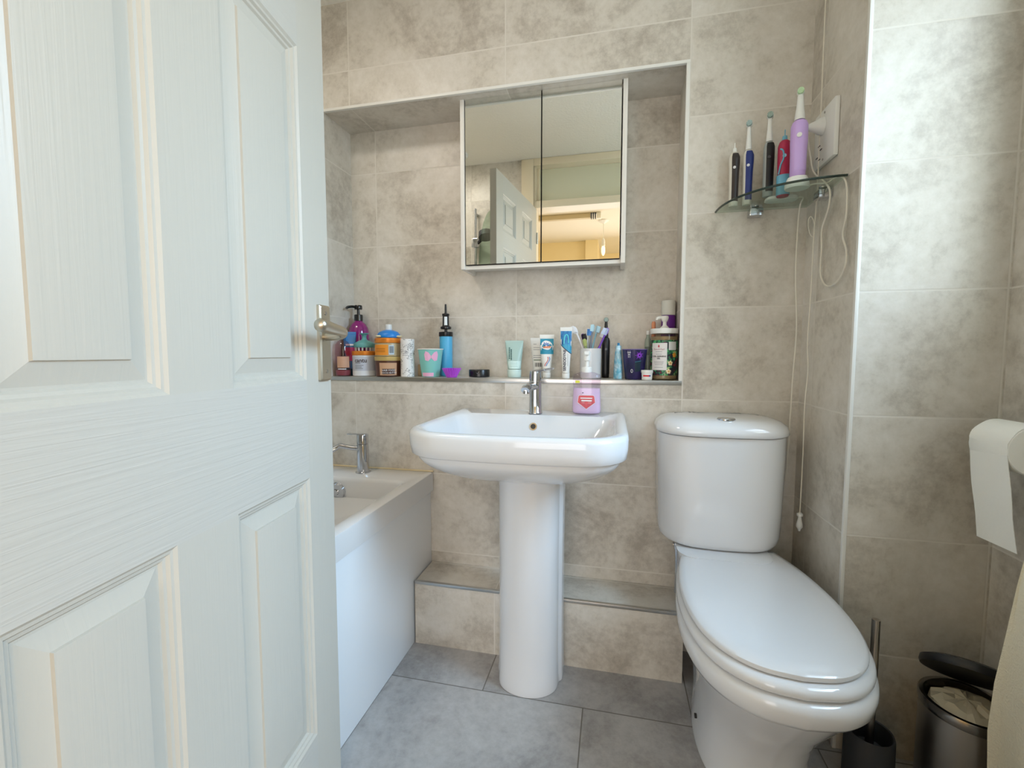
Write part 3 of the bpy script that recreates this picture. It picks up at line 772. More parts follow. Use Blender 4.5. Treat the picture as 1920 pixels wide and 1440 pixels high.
m = MB(); m.lathe([(.0341+.0009, .003), (.0361+.0009, .017)], n=20, a0=-PI/2-1.0, a1=-PI/2+.3); m.build('band_print', PKC, t, local=True)

t = item('balloon_pump', 'sky-blue hand balloon pump with black handle standing on the ledge', 'pump', -.656, .139)
m = MB(); m.lathe([(.024, .0005), (.0255, .003), (.0255, .165), (.0245, .167)], n=32); m.build('barrel', P('pump_sky_blue', (84, 178, 222), .35), t, local=True)
m = MB(); m.lathe([(.0272, .158), (.028, .160), (.028, .1745), (.0265, .176), (.006, .1765), (.006, .186), (.019, .187), (.0215, .189), (.0215, .1965), (.016, .1985), (.0135, .203), (.0125, .224), (.0125, .238), (.0145, .242), (.0145, .248), (.008, .2495), (.0045, .252), (.0042, .272), (.0035, .286), (.0025, .2865)], n=28)
m.build('handle', BPL, t, local=True, smooth=30)
m = MB(); m.lathe([(.0139, .2025), (.0131, .214), (.0129, .236)], n=8, a0=-PI/2-.5, a1=-PI/2+.45); m.build('handle_label', P('label_white_gloss', (232, 238, 240), .3), t, local=True)

t = item('cupcake_case', 'small purple ribbed silicone cupcake case on the ledge', 'cupcake case', -.598, .045)
def pleat(r, z, d, n=52): return [Vector(((r+d*(1 if i % 2 else -1))*math.cos(2*PI*i/n), (r+d*(1 if i % 2 else -1))*math.sin(2*PI*i/n), z)) for i in range(n)]
m = MB(); m.loft([pleat(.0185, .0004, .0002), pleat(.019, .001, .0004), pleat(.026, .017, .0019), pleat(.034, .0345, .0027), pleat(.0332, .0345, .0027), pleat(.0185, .003, .0003)], True, True)
m.build('case', P('silicone_purple', (186, 80, 214), .5), t, local=True, smooth=0)

t = item('black_tin', 'low round black lid lying right of the purple cupcake case', 'tin', -.505, .10)
m = MB(); m.lathe([(.038, .0004), (.0402, .002), (.0405, .026), (.039, .0285), (0, .0285)], n=40, cap1=False); m.build('tin', P('tin_black', (24, 24, 27), .25), t, local=True)
m = MB(); m.tube([Vector((-.012, -.0392, .018)), Vector((-.009, -.0398, .013)), Vector((-.001, -.0408, .022))], .0006, 6); m.build('tick_mark', P('print_silver', (150, 150, 155), .4), t, local=True)

t = item('face_wash_tube', 'pale mint translucent tube standing on its cap on the ledge', 'tube', -.366, .098)
b, sf = tube_pack(t, .068, .139, .030, .026, P('tube_mint', (186, 214, 206), .3, trans=.15), P('cap_mint', (206, 228, 222), .3), .022, .006)
patch(sf, -.024, .024, .034, .062).build('label_panel', P('label_ice', (212, 236, 230), .35), t, local=True)
for q, (xa, z0_, z1_) in enumerate(((-.0205, .070, .112), (-.0135, .066, .106))):
    m = MB(); zz = z0_
    while zz < z1_:
        hgt = (.0032, .0040, .0026)[int(zz*1000) % 3]
        m.box(xa, xa+.0045, sf(xa+.002, zz).y-.0002, sf(xa+.002, zz).y+.001, zz, zz+hgt); zz += hgt+.0012
    m.build('print_column', P('print_green', (50, 96, 92), .5), t, local=True)
for z in (.055, .050, .042):
    patch(sf, -.016, .012, z, z+.0014, 6, 1).build('print_line', P('print_aqua', (150, 190, 186), .5), t, local=True)

t = item('hand_cream_tube', 'white tube with barcode behind the tap, left of the kids toothpaste', 'tube', -.281, .135)
b, sf = tube_pack(t, .058, .150, .026, .019, P('tube_white', (228, 228, 224), .35), WPL, .020)
for k in range(11):
    patch(sf, -.012+k*.0026, -.012+k*.0026+.0008*(1+(k*7 % 3)*.6), .040, .055, 1, 3).build('barcode_bar', INK, t, local=True)
for z, w in ((.125, .006), (.112, .012), (.104, .012), (.082, .016), (.074, .014)):
    patch(sf, -.018, -.018+w*2, z, z+.0016, 6, 1).build('print_line', GREYINK, t, local=True)
patch(sf, -.016, .010, .064, .067, 6, 1).build('print_line', P('print_leaf', (90, 120, 90), .5), t, local=True)

t = item('kids_toothpaste', 'teal and white kids toothpaste tube standing behind the tap', 'toothpaste', -.241, .094)
b, sf = tube_pack(t, .054, .160, .022, .0155, WPL, WPL, .018, .013)
patch(sf, lambda z: -.0245+.0*z, lambda z: .0245, .088, .145).build('teal_print', P('print_teal', (40, 146, 176), .4), t, local=True)
m = MB()
def blob(sf, cx, cz, rx, rz, lift=.0004, n=24):
    m = MB(); c = m.bm.verts.new(sf(cx, cz)+Vector((0, -lift, 0)))
    vs = [m.bm.verts.new(sf(cx+rx*math.cos(2*PI*k/n)*(1+.06*math.cos(5*2*PI*k/n)), cz+rz*math.sin(2*PI*k/n)*(1+.06*math.sin(4*2*PI*k/n)))+Vector((0, -lift, 0))) for k in range(n)]
    for k in range(n): m.face((vs[k], vs[(k+1) % n], c))
    return m
blob(sf, -.001, .121, .020, .017).build('white_cloud_print', WINK, t, local=True, smooth=0)
text('big', .016, lambda x, y: sf(-.003+x, .126+y)+Vector((0, -.0009, 0)), 'brand_print', P('print_blue', (40, 110, 190), .5), t, .0004)
text('teeth', .014, lambda x, y: sf(.001+x, .1145+y)+Vector((0, -.0009, 0)), 'brand_print', P('print_orange', (236, 130, 60), .5), t, .0004)
for q, (dx, c) in enumerate(((-.003, (214, 60, 70)), (0, (240, 240, 240)), (.003, (40, 110, 190)))):
    m = MB(); m.tube([sf(a+dx, z) for a, z in ((.006, .078), (.008, .070), (.004, .060), (-.002, .052), (-.005, .044))], .0011, 6)
    m.build('stripe_print', P('stripe_%d' % q, c, .4), t, local=True)

t = item('sensitive_toothpaste', 'white and blue toothpaste tube with upright black lettering', 'toothpaste', -.167, .066)
b, sf = tube_pack(t, .043, .185, .020, .0135, WPL, WPL, .0165, .012)
patch(sf, lambda z: -.0198, lambda z: .0195 if z > .118 else .0198, .122, .171).build('blue_print', P('print_sea_blue', (58, 152, 206), .35, var=(60, (20, 70, 150), .8)), t, local=True)
patch(sf, lambda z: -.019+ .038*max(0, 1-(z-.090)/.0325)**1.4, .0195, .090, .1225).build('blue_sweep_print', P('print_sweep', (60, 160, 196), .35), t, local=True)
m = MB(); m.tube([sf(-.0185+.037*(i/10), .1225-.034*(i/10)**.8) for i in range(11)], .0013, 6); m.build('navy_sweep_print', P('print_navy_dark', (24, 34, 84), .4), t, local=True)
m = MB(); m.tube(spline([sf(a, z) for a, z in ((-.008, .125), (-.006, .150), (.001, .158), (.007, .150), (.008, .128))], 4), .0022, 6); m.build('cyan_arch_print', P('print_cyan', (96, 214, 224), .3), t, local=True)
text('SENSODYNE', .0135, lambda x, y: sf(-.0045-y, .066+x)+Vector((0, -.0006, 0)), 'brand_print', P('print_indigo', (24, 26, 70), .5), t, .0003)
m = MB(); m.tube([sf(.006, z) for z in (.045, .06, .075, .09)], .0005, 5); m.build('print_line', GREYINK, t, local=True)

# tumbler with toothbrushes
TX, TY = -.081, .104
t = item('toothbrush_tumbler', 'white ceramic tumbler holding a bunch of toothbrushes', 'tumbler', TX, TY, 0)
m = MB(); m.lathe([(.036, .0005), (.0378, .003), (.0385, .108), (.0368, .109), (.0362, .006), (0, .006)], n=40, cap1=False); m.build('tumbler', CER, t, local=True)
def brush(label, foot, head, col, hcol, tip, name='toothbrush', bend=.0):
    """manual toothbrush: foot and head in room coordinates"""
    f = Vector(foot); h = Vector(head); d = (h-f).normalized(); L = (h-f).length
    t = thing(name, label, 'toothbrush', tuple(f), 0, 'toothbrushes in the tumbler')
    side = d.cross(Vector((0, 1, 0))).normalized(); fr = side.cross(d).normalized()
    cm = P('brush_'+col[0], col[1], .3)
    m = MB(); n = 14; pts = []; rs = []
    for k in range(n+1):
        s = k/n*(L-.028); pts.append(f+d*s+side*bend*math.sin(PI*k/n)); rs.append(.0052 if s < .10 else (.0032 if s > .125 else .0052-.002*(s-.10)/.025))
    m.tube(pts, rs, 10); m.build('handle', cm, t)
    m = MB(); R = []
    for k, w in ((0, .0034), (.004, .0056), (.012, .0072), (.022, .0070), (.027, .0052), (.029, .0025)):
        c = f+d*(L-.029+k); R.append([c+side*w*math.cos(a)+fr*.0022*math.sin(a) for a in [2*PI*q/14 for q in range(14)]])
    m.loft(R); m.build('head', P('brush_'+hcol[0], hcol[1], .3), t)
    m = MB()
    td = Vector(tip).normalized()
    c0 = f+d*(L-.026); c1 = f+d*(L-.003)
    R = []
    for q in (0, .0125):
        R.append([p+td*(.0015+q)+side*sx*.0056 for p, sx in ((c0, -1), (c0, 1), (c1, 1), (c1, -1))])
    m.loft(R); m.build('bristles', P('bristle_'+tip_name(hcol, tip), bristle_col(hcol), .7), t)
def tip_name(h, tip): return h[0]
def bristle_col(h): return {'blue_head': (88, 150, 226), 'ice_head': (186, 222, 236), 'purple_head': (206, 220, 246), 'dark_purple_head': (40, 36, 46), 'green_head': (170, 180, 110)}.get(h[0], (236, 236, 238))
zb = LZ+.010
F = (.1, -1, .0)
brush('white toothbrush leaning out to the left of the tumbler', (TX+.016, TY-.006, zb), (-.141, .088, 1.113), ('white', (238, 236, 238)), ('white_head', (238, 236, 238)), (-.6, -.6, .3))
brush('dark purple toothbrush with black bristles, low in the tumbler', (TX+.012, TY+.016, zb), (-.112, .112, 1.090), ('purple', (110, 60, 150)), ('dark_purple_head', (100, 52, 140)), (.5, -1, .1))
brush('olive green toothbrush lowest among the purple and white ones', (TX+.004, TY-.018, zb), (-.104, .082, 1.070), ('green', (150, 166, 96)), ('green_head', (160, 176, 106)), F)
brush('white toothbrush with blue bristles in the middle of the tumbler', (TX-.018, TY+.000, zb), (-.089, .096, 1.108), ('pale', (222, 232, 240)), ('blue_head', (226, 232, 240)), (.6, -.9, 0))
brush('clear blue-white toothbrush, tallest head in the tumbler', (TX-.012, TY-.020, zb), (-.073, .088, 1.122), ('smoke', (120, 126, 140)), ('ice_head', (210, 232, 240)), (-.1, -1, .05))
brush('pale aqua toothbrush right of the tallest one in the tumbler', (TX-.020, TY+.019, zb), (-.056, .112, 1.118), ('aqua', (150, 206, 220)), ('ice_head', (206, 230, 240)), (.4, -.9, 0))
brush('violet toothbrush leaning out to the right of the tumbler', (TX-.014, TY-.004, zb), (-.020, .092, 1.108), ('violet', (112, 60, 190)), ('purple_head', (160, 130, 220)), (-.7, -.8, .2))
brush('pink handled toothbrush leaning right, behind the violet one', (TX-.008, TY+.014, zb), (-.030, .128, 1.100), ('pink', (226, 170, 190)), ('white_head', (238, 236, 238)), (-.5, -.9, .1))

def electric(name, label, x, y, z, h, r, body, front, neck_top, head=None, hcol=(60, 110, 100), bulge=0.0, lean=(0, 0), rot=None, group='electric toothbrushes on the glass shelf', button=(226, 226, 228), shaftcol=None, foot=True):
    t = thing(name, label, 'toothbrush', (x, y, z), facing(x, y) if rot is None else rot, group)
    bm_ = P('eb_body_'+str(body), body, .35); fm = P('eb_front_'+str(front), front, .4)
    prof = [(r*.86, .0004), (r*.92, .002), (r*.93, .03), (r*.95, .07), (r, h*.62), (r*(1.0+bulge), h*.80), (r*(1.0+bulge*.9), h*.90), (r*.80, h*.97), (r*.55, h)]
    m = MB(); m.lathe(prof, n=28, sy=.9); m.build('handle', bm_, t, local=True, smooth=60)
    m = MB(); pf = [(q*1.02+.0004, zz) for q, zz in prof if .009 < zz < h*.99]; pf = [(pf[0][0], .014)]+pf
    m.lathe(pf, n=16, sy=.9, a0=-PI/2-.42, a1=-PI/2+1.5); m.build('grip', fm, t, local=True, smooth=60)
    m = MB(); m.disc((.001, -r*.93-.0006, h*.70), (0, -1, 0), r*.30, 18, .0016); m.build('button', P('eb_button_'+str(button), button, .3), t, local=True)
    sm = P('eb_shaft_'+str(shaftcol), shaftcol, .35) if shaftcol else WPL
    if head:
        m = MB(); m.lathe([(r*.62, h+.0006), (r*.58, h+.012), (r*.44, h+.035), (r*.36, neck_top-.012), (r*.30, neck_top-.004)], n=18); m.build('neck', sm, t, local=True)
        m = MB(); m.tube([(0, .005, neck_top), (0, -.004, neck_top)], .0088, 22); m.build('brush_head', sm, t, local=True)
        m = MB(); m.tube([(0, -.0042, neck_top), (0, -.0135, neck_top)], [.0080, .0078], 18); m.build('bristles', P('eb_bristle_'+str(hcol), hcol, .8, var=(900, (220, 230, 226), .9)), t, local=True)
    else:
        m = MB(); m.lathe([(r*.42, h+.0006), (r*.36, h+.012), (.0014, h+.0125), (.0013, neck_top)], n=14); m.build('drive_shaft', sm, t, local=True)
    return t

# black electric brush at the back of the ledge
electric('electric_toothbrush', 'slim black electric toothbrush standing behind the white tumbler', -.028, .158, LZ, .152, .0145, (22, 22, 25), (26, 26, 30), .216, True, (60, 110, 100), 0, group=None, button=(70, 70, 76), shaftcol=(26, 26, 30))

t = item('sweet_packet', 'light blue shiny packet standing edge-on left of the dark cup', 'packet', .0175, .085, facing(.0175, .085)+.5)
m = MB(); R = []
for k in range(9):
    f = k/8; z = .0006+f*.118
    R.append(oval(.012*(1-.35*f*f)+.002, .020*(1-.75*f**2)+.002, z, 20, 2))
m.loft(R); m.build('packet', P('foil_blue', (110, 190, 222), .25, .2, bump=(70, .6, .01), var=(45, (220, 238, 244), .8)), t, local=True, smooth=60)
m = MB(); m.box(-.0018, .0018, -.006, .006, .1185, .128, .0008); m.build('top_seal', P('foil_deep', (60, 150, 204), .3), t, local=True)

t = item('printed_cup', 'dark blue cup with a purple starburst print, right of the packet', 'cup', .073, .074)
m = MB(); m.lathe([(.0305, .0005), (.0315, .002), (.0425, .104), (.0415, .104), (.030, .004), (0, .004)], n=40, cap1=False); m.build('cup', P('cup_navy', (26, 30, 66), .3, var=(24, (60, 40, 110), .7)), t, local=True)
m = MB(); m.tube([Vector((.043*math.cos(2*PI*k/40), .043*math.sin(2*PI*k/40), .1045)) for k in range(41)], .0014, 8, caps=False); m.build('rim', P('rim_violet', (126, 110, 170), .4), t, local=True)
def coneD(a, z): r = .0315+(.0425-.0315)*(z-.002)/.102+.0004; return Vector((r*math.cos(-PI/2+a), r*math.sin(-PI/2+a), z))
m = MB()
for k in range(14):
    a = 2*PI*k/14; q = .015*(1 if k % 2 else .7)
    m.tube([coneD(.42+.003*math.cos(a)/.04, .084+.003*math.sin(a)), coneD(.42+q*math.cos(a)/.04, .084+q*math.sin(a))], [.0016, .0004], 5)
m.build('starburst_print', P('print_bright_purple', (160, 70, 222), .4), t, local=True)
m = MB()
for p, q in (((-.62, .094), (-.30, .094)), ((-.54, .100), (-.54, .076)), ((-.38, .100), (-.40, .076)), ((-.54, .087), (-.38, .087))):
    m.tube([coneD(*p), coneD((p[0]+q[0])/2, (p[1]+q[1])/2), coneD(*q)], .0008, 5)
m.tube([coneD(-.24+.09*math.cos(a), .030+.0058*math.sin(a)) for a in [2*PI*k/14 for k in range(15)]], .0008, 5)
m.build('white_mark_print', WINK, t, local=True)
m = MB()
g = [[m.bm.verts.new(coneD(.05+.55*i/6, .026+.034*j/4+.004*(i/6))) for i in range(7)] for j in range(5)]
for j in range(4):
    for i in range(6): m.face((g[j][i], g[j][i+1], g[j+1][i+1], g[j+1][i]))
m.build('dark_block_print', P('print_deep_teal', (12, 40, 56), .4), t, local=True)
m = MB(); m.tube([coneD(.05+.55*i/6, .061+.004*(i/6)) for i in range(7)], .0009, 5); m.build('block_edge_print', P('print_teal_edge', (50, 130, 150), .4), t, local=True)

t = item('ointment_pot', 'tiny white pot with a red label in front of the dark cup', 'pot', .1135, .0345)
m = MB(); m.lathe([(.0165, .0004), (.0172, .0015), (.0182, .0245)], n=30); m.build('pot', WPL, t, local=True)
m = MB(); m.lathe([(.0198, .0248), (.0200, .026), (.0200, .0325), (.019, .0338), (0, .034)], n=30, cap1=False); m.build('lid', WPL, t, local=True)
m = MB(); m.lathe([(.0179, .009), (.0184, .020)], n=14, a0=-PI/2-.95, a1=-PI/2+1.0); m.build('label', WINK, t, local=True)
m = MB(); m.lathe([(.0183, .012), (.0185, .0175)], n=14, a0=-PI/2-.75, a1=-PI/2+.6); m.build('red_print', P('print_red', (214, 44, 52), .45), t, local=True)
m = MB(); m.disc((.0095, -.0163, .0147), (.5, -.87, 0), .0026, 12, .0006); m.build('blue_dot', P('print_dot_blue', (40, 60, 140), .45), t, local=True)

t = item('hair_gel_jar', 'large tropical print jar with white pump lid at the right of the ledge', 'jar', .1715, .074)
m = MB(); m.lathe([(.042, .0004), (.0445, .003), (.0452, .012), (.0452, .150), (.0435, .158)], n=44); m.build('jar', clear('gel_jar_plastic', (236, 228, 214), .05), t, local=True)
m = MB(); m.lathe([(.040, .003), (.0432, .006), (.0436, .148), (0, .1485)], n=40, cap1=False); m.build('gel', P('gel_amber', (176, 160, 132), .35, trans=.2), t, local=True)
def tropical():
    m = bpy.data.materials.new('tropical_leaf_print'); m.use_nodes = True; nt = m.node_tree; b = nt.nodes['Principled BSDF']; b.inputs['Roughness'].default_value = .35
    tc = nt.nodes.new('ShaderNodeTexCoord'); n = nt.nodes.new('ShaderNodeTexNoise'); n.inputs['Scale'].default_value = 26; n.inputs['Detail'].default_value = 1; n.inputs['Distortion'].default_value = 2.4
    nt.links.new(tc.outputs['Object'], n.inputs['Vector'])
    r = nt.nodes.new('ShaderNodeValToRGB'); r.color_ramp.interpolation = 'CONSTANT'
    E = r.color_ramp.elements; E[0].position = 0; E[0].color = lin((26, 30, 44)); E[1].position = .48; E[1].color = lin((34, 104, 76))
    for p, c in ((.53, (80, 172, 104)), (.58, (26, 32, 46)), (.63, (176, 206, 140)), (.36, (34, 40, 52)), (.30, (120, 40, 52))):
        e = E.new(p); e.color = lin(c)
    nt.links.new(n.outputs['Fac'], r.inputs[0]); nt.links.new(r.outputs[0], b.inputs['Base Color'])
    return m
m = MB(); m.lathe([(.0456, .016), (.0456, .136)], n=44, a0=0, a1=2*PI); m.build('wrap_label', tropical(), t, local=True)
m = MB(); m.lathe([(.0459, .034), (.0459, .126)], n=16, a0=-PI/2-.98, a1=-PI/2+.22); m.build('white_label', P('label_paper', (232, 228, 226), .5), t, local=True)
m = MB(); m.lathe([(.0459, .102), (.0459, .130)], n=10, a0=-PI/2+.33, a1=-PI/2+.98); m.build('price_sticker', P('sticker_white', (226, 228, 226), .5), t, local=True)
LA = -.38
text('Flora & Curl', .0075, on_cyl(.0463, .1045, LA), 'brand_print', P('print_rose', (170, 90, 100), .5), t)
text('CURL DEFINING', .0068, on_cyl(.0463, .0805, LA), 'print', INK, t, .0002); text('GEL', .0068, on_cyl(.0463, .0735, LA), 'print', INK, t, .0002)
m = MB(); c0 = m.bm.verts.new(on_cyl(.0463, .115, LA)(0, 0)); vs = [m.bm.verts.new(on_cyl(.0463, .115, LA)(x, y)) for x, y in ((0, .006), (.0025, .001), (.0028, -.002), (0, -.0045), (-.0028, -.002), (-.0025, .001))]
for k in range(6): m.face((vs[k], vs[(k+1) % 6], c0))
m.build('drop_mark', P('print_coral', (200, 60, 80), .5), t, local=True, smooth=0)
for z, w in ((.096, .5), (.0875, .45), (.062, .75), (.057, .7), (.052, .6), (.043, .65)):
    m = MB(); m.lathe([(.0462, z), (.0462, z+.0011)], n=8, a0=-PI/2+LA-w/2, a1=-PI/2+LA+w/2); m.build('print_line', GREYINK, t, local=True)
FLW = P('print_petal', (246, 226, 186), .5); FLY = P('print_petal_heart', (232, 160, 50), .5)
for a, z, s in ((.47, .058, .0085), (.35, .030, .0085), (.80, .085, .008)):
    m = MB(); fn = on_cyl(.0465, z, a)
    for k in range(5):
        aa = 2*PI*k/5+.3; cx, cy = s*.62*math.cos(aa), s*.62*math.sin(aa)
        c0 = m.bm.verts.new(fn(cx, cy)); vs = [m.bm.verts.new(fn(cx+s*.45*math.cos(q), cy+s*.45*math.sin(q))) for q in [2*PI*j/8 for j in range(8)]]
        for j in range(8): m.face((vs[j], vs[(j+1) % 8], c0))
    fl = m.build('flower_print', FLW if z < .08 else FLY, t, local=True, smooth=0)
    m = MB(); fn2 = on_cyl(.0468, z, a); c0 = m.bm.verts.new(fn2(0, 0)); vs = [m.bm.verts.new(fn2(s*.3*math.cos(q), s*.3*math.sin(q))) for q in [2*PI*j/8 for j in range(8)]]
    for j in range(8): m.face((vs[j], vs[(j+1) % 8], c0))
    m.build('flower_heart', FLY, fl, local=True, smooth=0)
m = MB(); m.lathe([(.0465, .1585), (.047, .160), (.047, .1735), (.0455, .1755), (0, .1755)], n=44, cap1=False); m.build('lid', WPL, t, local=True)
m = MB(); m.lathe([(.0155, .1758), (.015, .179), (.008, .186), (.0062, .190), (.0062, .199), (.0095, .203), (.0125, .212), (.0125, .217), (.011, .2195), (0, .220)], n=26, cap1=False)
m.tube(spline([(.0, 0, .2145), (-.014, -.004, .2145), (-.024, -.008, .2115), (-.0255, -.009, .206)], 4), [.0055]*9+[.0045]*4, 10); m.build('pump', WPL, t, local=True)

t = item('hair_spray_can', 'purple canister with pale cap behind the large tropical jar', 'can', .192, .1555)
m = MB(); m.lathe([(.022, .0004), (.0245, .003), (.0245, .224), (.023, .228)], n=32); m.build('can', P('can_purple', (98, 30, 132), .3), t, local=True)
m = MB(); m.lathe([(.0245, .2285), (.0245, .276), (.0225, .281), (0, .2825)], n=32, cap1=False); m.build('cap', P('cap_pale_grey', (214, 214, 206), .4), t, local=True)
for z in (.218, .211, .204):
    m = MB(); m.lathe([(.0247, z), (.0247, z+.0016)], n=8, a0=-PI/2-.75, a1=-PI/2-.1); m.build('print_line', P('print_lilac', (200, 160, 214), .5), t, local=True)

t = item('orange_stick', 'slim orange lip balm stick standing behind the tropical jar', 'stick', .1425, .163)
m = MB(); m.lathe([(.0078, .0004), (.0082, .002), (.0082, .150)], n=20); m.build('barrel', P('stick_orange', (226, 132, 84), .4), t, local=True)
m = MB(); m.lathe([(.0072, .1503), (.0072, .200), (.005, .207), (0, .208)], n=20, cap1=False); m.build('cap', P('stick_peach', (232, 154, 112), .4), t, local=True)

t = item('serum_bottle', 'small pale green bottle squeezed behind the tropical jar and pot', 'bottle', .1215, .134)
m = MB(); m.lathe([(.0105, .0004), (.0118, .002), (.0118, .125), (.010, .140), (.006, .150), (.0055, .158)], n=24); m.build('bottle', P('bottle_pale_green', (176, 190, 176), .3, trans=.3), t, local=True)
m = MB(); m.lathe([(.012, .085), (.012, .115)], n=10, a0=-PI/2-.9, a1=-PI/2+.5); m.build('label', P('label_grey_green', (120, 132, 122), .5), t, local=True)
m = MB(); m.lathe([(.0058, .1583), (.0062, .160), (.0062, .172), (0, .173)], n=20, cap1=False); m.build('cap', WPL, t, local=True)

# ================================================================== GLASS CORNER SHELF
SZ = 1.467; ST = .007
gs = thing('glass_shelf', 'curved clear glass corner shelf above the toilet', 'shelf', (.56, -.01, SZ-ST))
rim = [Vector((.566, -.004, 0)), Vector((.309, -.004, 0))]
for k in range(1, 20):
    f = k/20; a = f*PI/2
    rim.append(Vector((.566-.257*math.cos(a)**.92, -.004-.244*math.sin(a)**.92, 0)))
rim.append(Vector((.566, -.248, 0)))
m = MB(); m.loft([[p+Vector((0,0,SZ-ST)) for p in rim], [p+Vector((0,0,SZ)) for p in rim]], True, True)
m.build('glass_plate', clear('shelf_glass', (240, 246, 242), .02, .55), gs, smooth=0)
m = MB(); pts = [p+Vector((0,0,SZ-ST/2)) for p in rim[1:]]
m.tube(pts, .0032, 8, flat=1.0); part_label(m.build('front_edge', P('glass_edge_dark', (44, 58, 52), .15), gs), 'dark green polished front edge')
for (bx, by, ax) in ((.420, -.016, 0), (.553, -.150, 1)):
    m = MB()
    if ax == 0: m.box(bx-.019, bx+.019, -.034, -.0005, SZ-ST-.022, SZ-ST-.0003, .003); m.lathe([(.010, 0), (.010, .003), (.006, .005)], (bx, -.018, SZ+.0002), 18)
    else: m.box(.535, .5685, by-.019, by+.019, SZ-ST-.022, SZ-ST-.0003, .003); m.lathe([(.010, 0), (.010, .003), (.006, .005)], (.551, by, SZ+.0002), 18)
    m.build('shelf_clamp', CHROME, gs)

SB = SZ+.0004
electric('electric_toothbrush', 'dark brown electric toothbrush without head, leftmost on the glass shelf', .352, -.034, SB, .162, .0135, (224, 220, 208), (44, 36, 34), .190, None, bulge=.12)
electric('electric_toothbrush', 'navy blue electric toothbrush with round head, second on the glass shelf', .389, -.040, SB, .163, .0135, (224, 220, 208), (30, 48, 116), .238, True, (70, 120, 116), bulge=.12)
electric('electric_toothbrush', 'black and silver electric toothbrush in the middle of the glass shelf', .438, -.066, SB+.012, .158, .0145, (160, 166, 164), (18, 18, 22), .232, True, (40, 100, 66), bulge=.0, button=(60, 60, 66))
t = electric('electric_toothbrush', 'red and light blue electric toothbrush without head beside the lilac one', .470, -.094, SB+.0005, .158, .0165, (176, 34, 74), (178, 36, 76), .188, None, bulge=.0, button=(150, 196, 216), shaftcol=(110, 176, 200))
m = MB(); R = [(.0160, .004), (.0162, .030), (.0164, .060)]
m.lathe([(r_+.0010, z) for r_, z in R], n=28, sy=.9, a0=0, a1=2*PI); m.build('blue_base', P('eb_light_blue', (110, 178, 206), .4), t, local=True)
m = MB(); m.tube(spline([Vector((-.010, -.0135, .132)), Vector((-.003, -.0162, .125)), Vector((-.001, -.0166, .105)), Vector((-.008, -.0150, .085)), Vector((-.012, -.0118, .062))], 5), .0022, 8); m.build('swirl', MATS['eb_light_blue'], t, local=True)
# charger stands
t = thing('toothbrush_charger', 'white charging stand under the lilac electric toothbrush', 'charger', (.484, -.158, SB), 0, 'toothbrush chargers on the glass shelf')
m = MB(); m.lathe([(.029, .0002), (.0305, .003), (.030, .012), (.026, .024), (.0235, .030), (0, .0305)], n=36, cap1=False, sx=1.0, sy=.85); m.build('base', WPL, t, local=True)
t2 = electric('electric_toothbrush', 'lilac electric toothbrush standing on the white charging base', .484, -.158, SB+.0308, .150, .0205, (206, 170, 232), (208, 176, 236), .224, True, (160, 210, 110), bulge=-.02, button=(236, 236, 232))
CABLE = P('cable_white', (226, 220, 206), .5)
m = MB(); m.tube(spline([(.512, -.150, 1.475), (.530, -.150, 1.480), (.553, -.170, 1.474), (.560, -.216, 1.4735), (.561, -.256, 1.440), (.561, -.264, 1.365), (.561, -.250, 1.317), (.561, -.272, 1.272), (.561, -.270, 1.233), (.561, -.234, 1.203), (.561, -.176, 1.199),
    (.560, -.137, 1.236), (.560, -.136, 1.304), (.558, -.138, 1.361), (.553, -.182, 1.40), (.552, -.190, 1.445), (.550, -.160, 1.480), (.546, -.098, 1.530), (.542, -.078, 1.59), (.530, -.085, 1.640), (.520, -.100, 1.643)], 6), .0023, 8)
m.build('charger_cable', CABLE, t)
t = thing('toothbrush_charger', 'long white charging tray under the black and silver toothbrush', 'charger', (.470, -.060, SB), 0, 'toothbrush chargers on the glass shelf')
m = MB(); m.loft([rrect(-.036+i, .050-i, -.022+i, .022-i, .016, z) for i, z in ((.002, .0002), (0, .002), (.001, .009), (.004, .0115))]); m.build('base', WPL, t, local=True)
m = MB(); m.tube(spline([(.520, -.058, 1.474), (.532, -.070, 1.470), (.534, -.262, 1.462)][:2]+[(.535, -.040, 1.452), (.535, -.030, 1.36), (.530, -.045, 1.25), (.534, -.055, 1.12), (.538, -.045, 1.05), (.532, -.050, .93), (.533, -.040, .80), (.532, -.030, .62)], 6), .0023, 8)
m.build('charger_cable', CABLE, t)

# wall socket + plug
ws = thing('wall_socket', 'white double socket plate on the tiled side wall above the shelf', 'socket', (XS, -.125, 1.615))
m = MB(); m.box(XS-.0125, XS-.0005, -.187, -.065, 1.540, 1.690, .003); m.build('plate', WPL, ws)
m = MB()
for y, z in ((-.10, 1.598), (-.112, 1.585), (-.088, 1.570), (-.104, 1.560)): m.box(XS-.0135, XS-.0124, y-.006, y+.006, z-.0012, z+.0012)
m.build('slots', INK, ws)
for z in (1.552, 1.678):
    m = MB(); m.disc((XS-.0125, -.126, z), (-1, 0, 0), .003, 12, .0008); m.build('screw', STEEL, ws)
pg = thing('power_plug', 'white adaptor plug pushed into the wall socket', 'plug', (XS-.014, -.12, 1.645))
m = MB(); m.loft([[Vector((x, -.118+h*math.cos(a), 1.645+v*math.sin(a))) for a in [2*PI*k/20 for k in range(20)]] for x, h, v in ((XS-.0128, .020, .024), (XS-.022, .018, .022), (XS-.034, .012, .015), (XS-.048, .008, .009), (XS-.056, .007, .008))])
m.build('plug_body', WPL, pg)

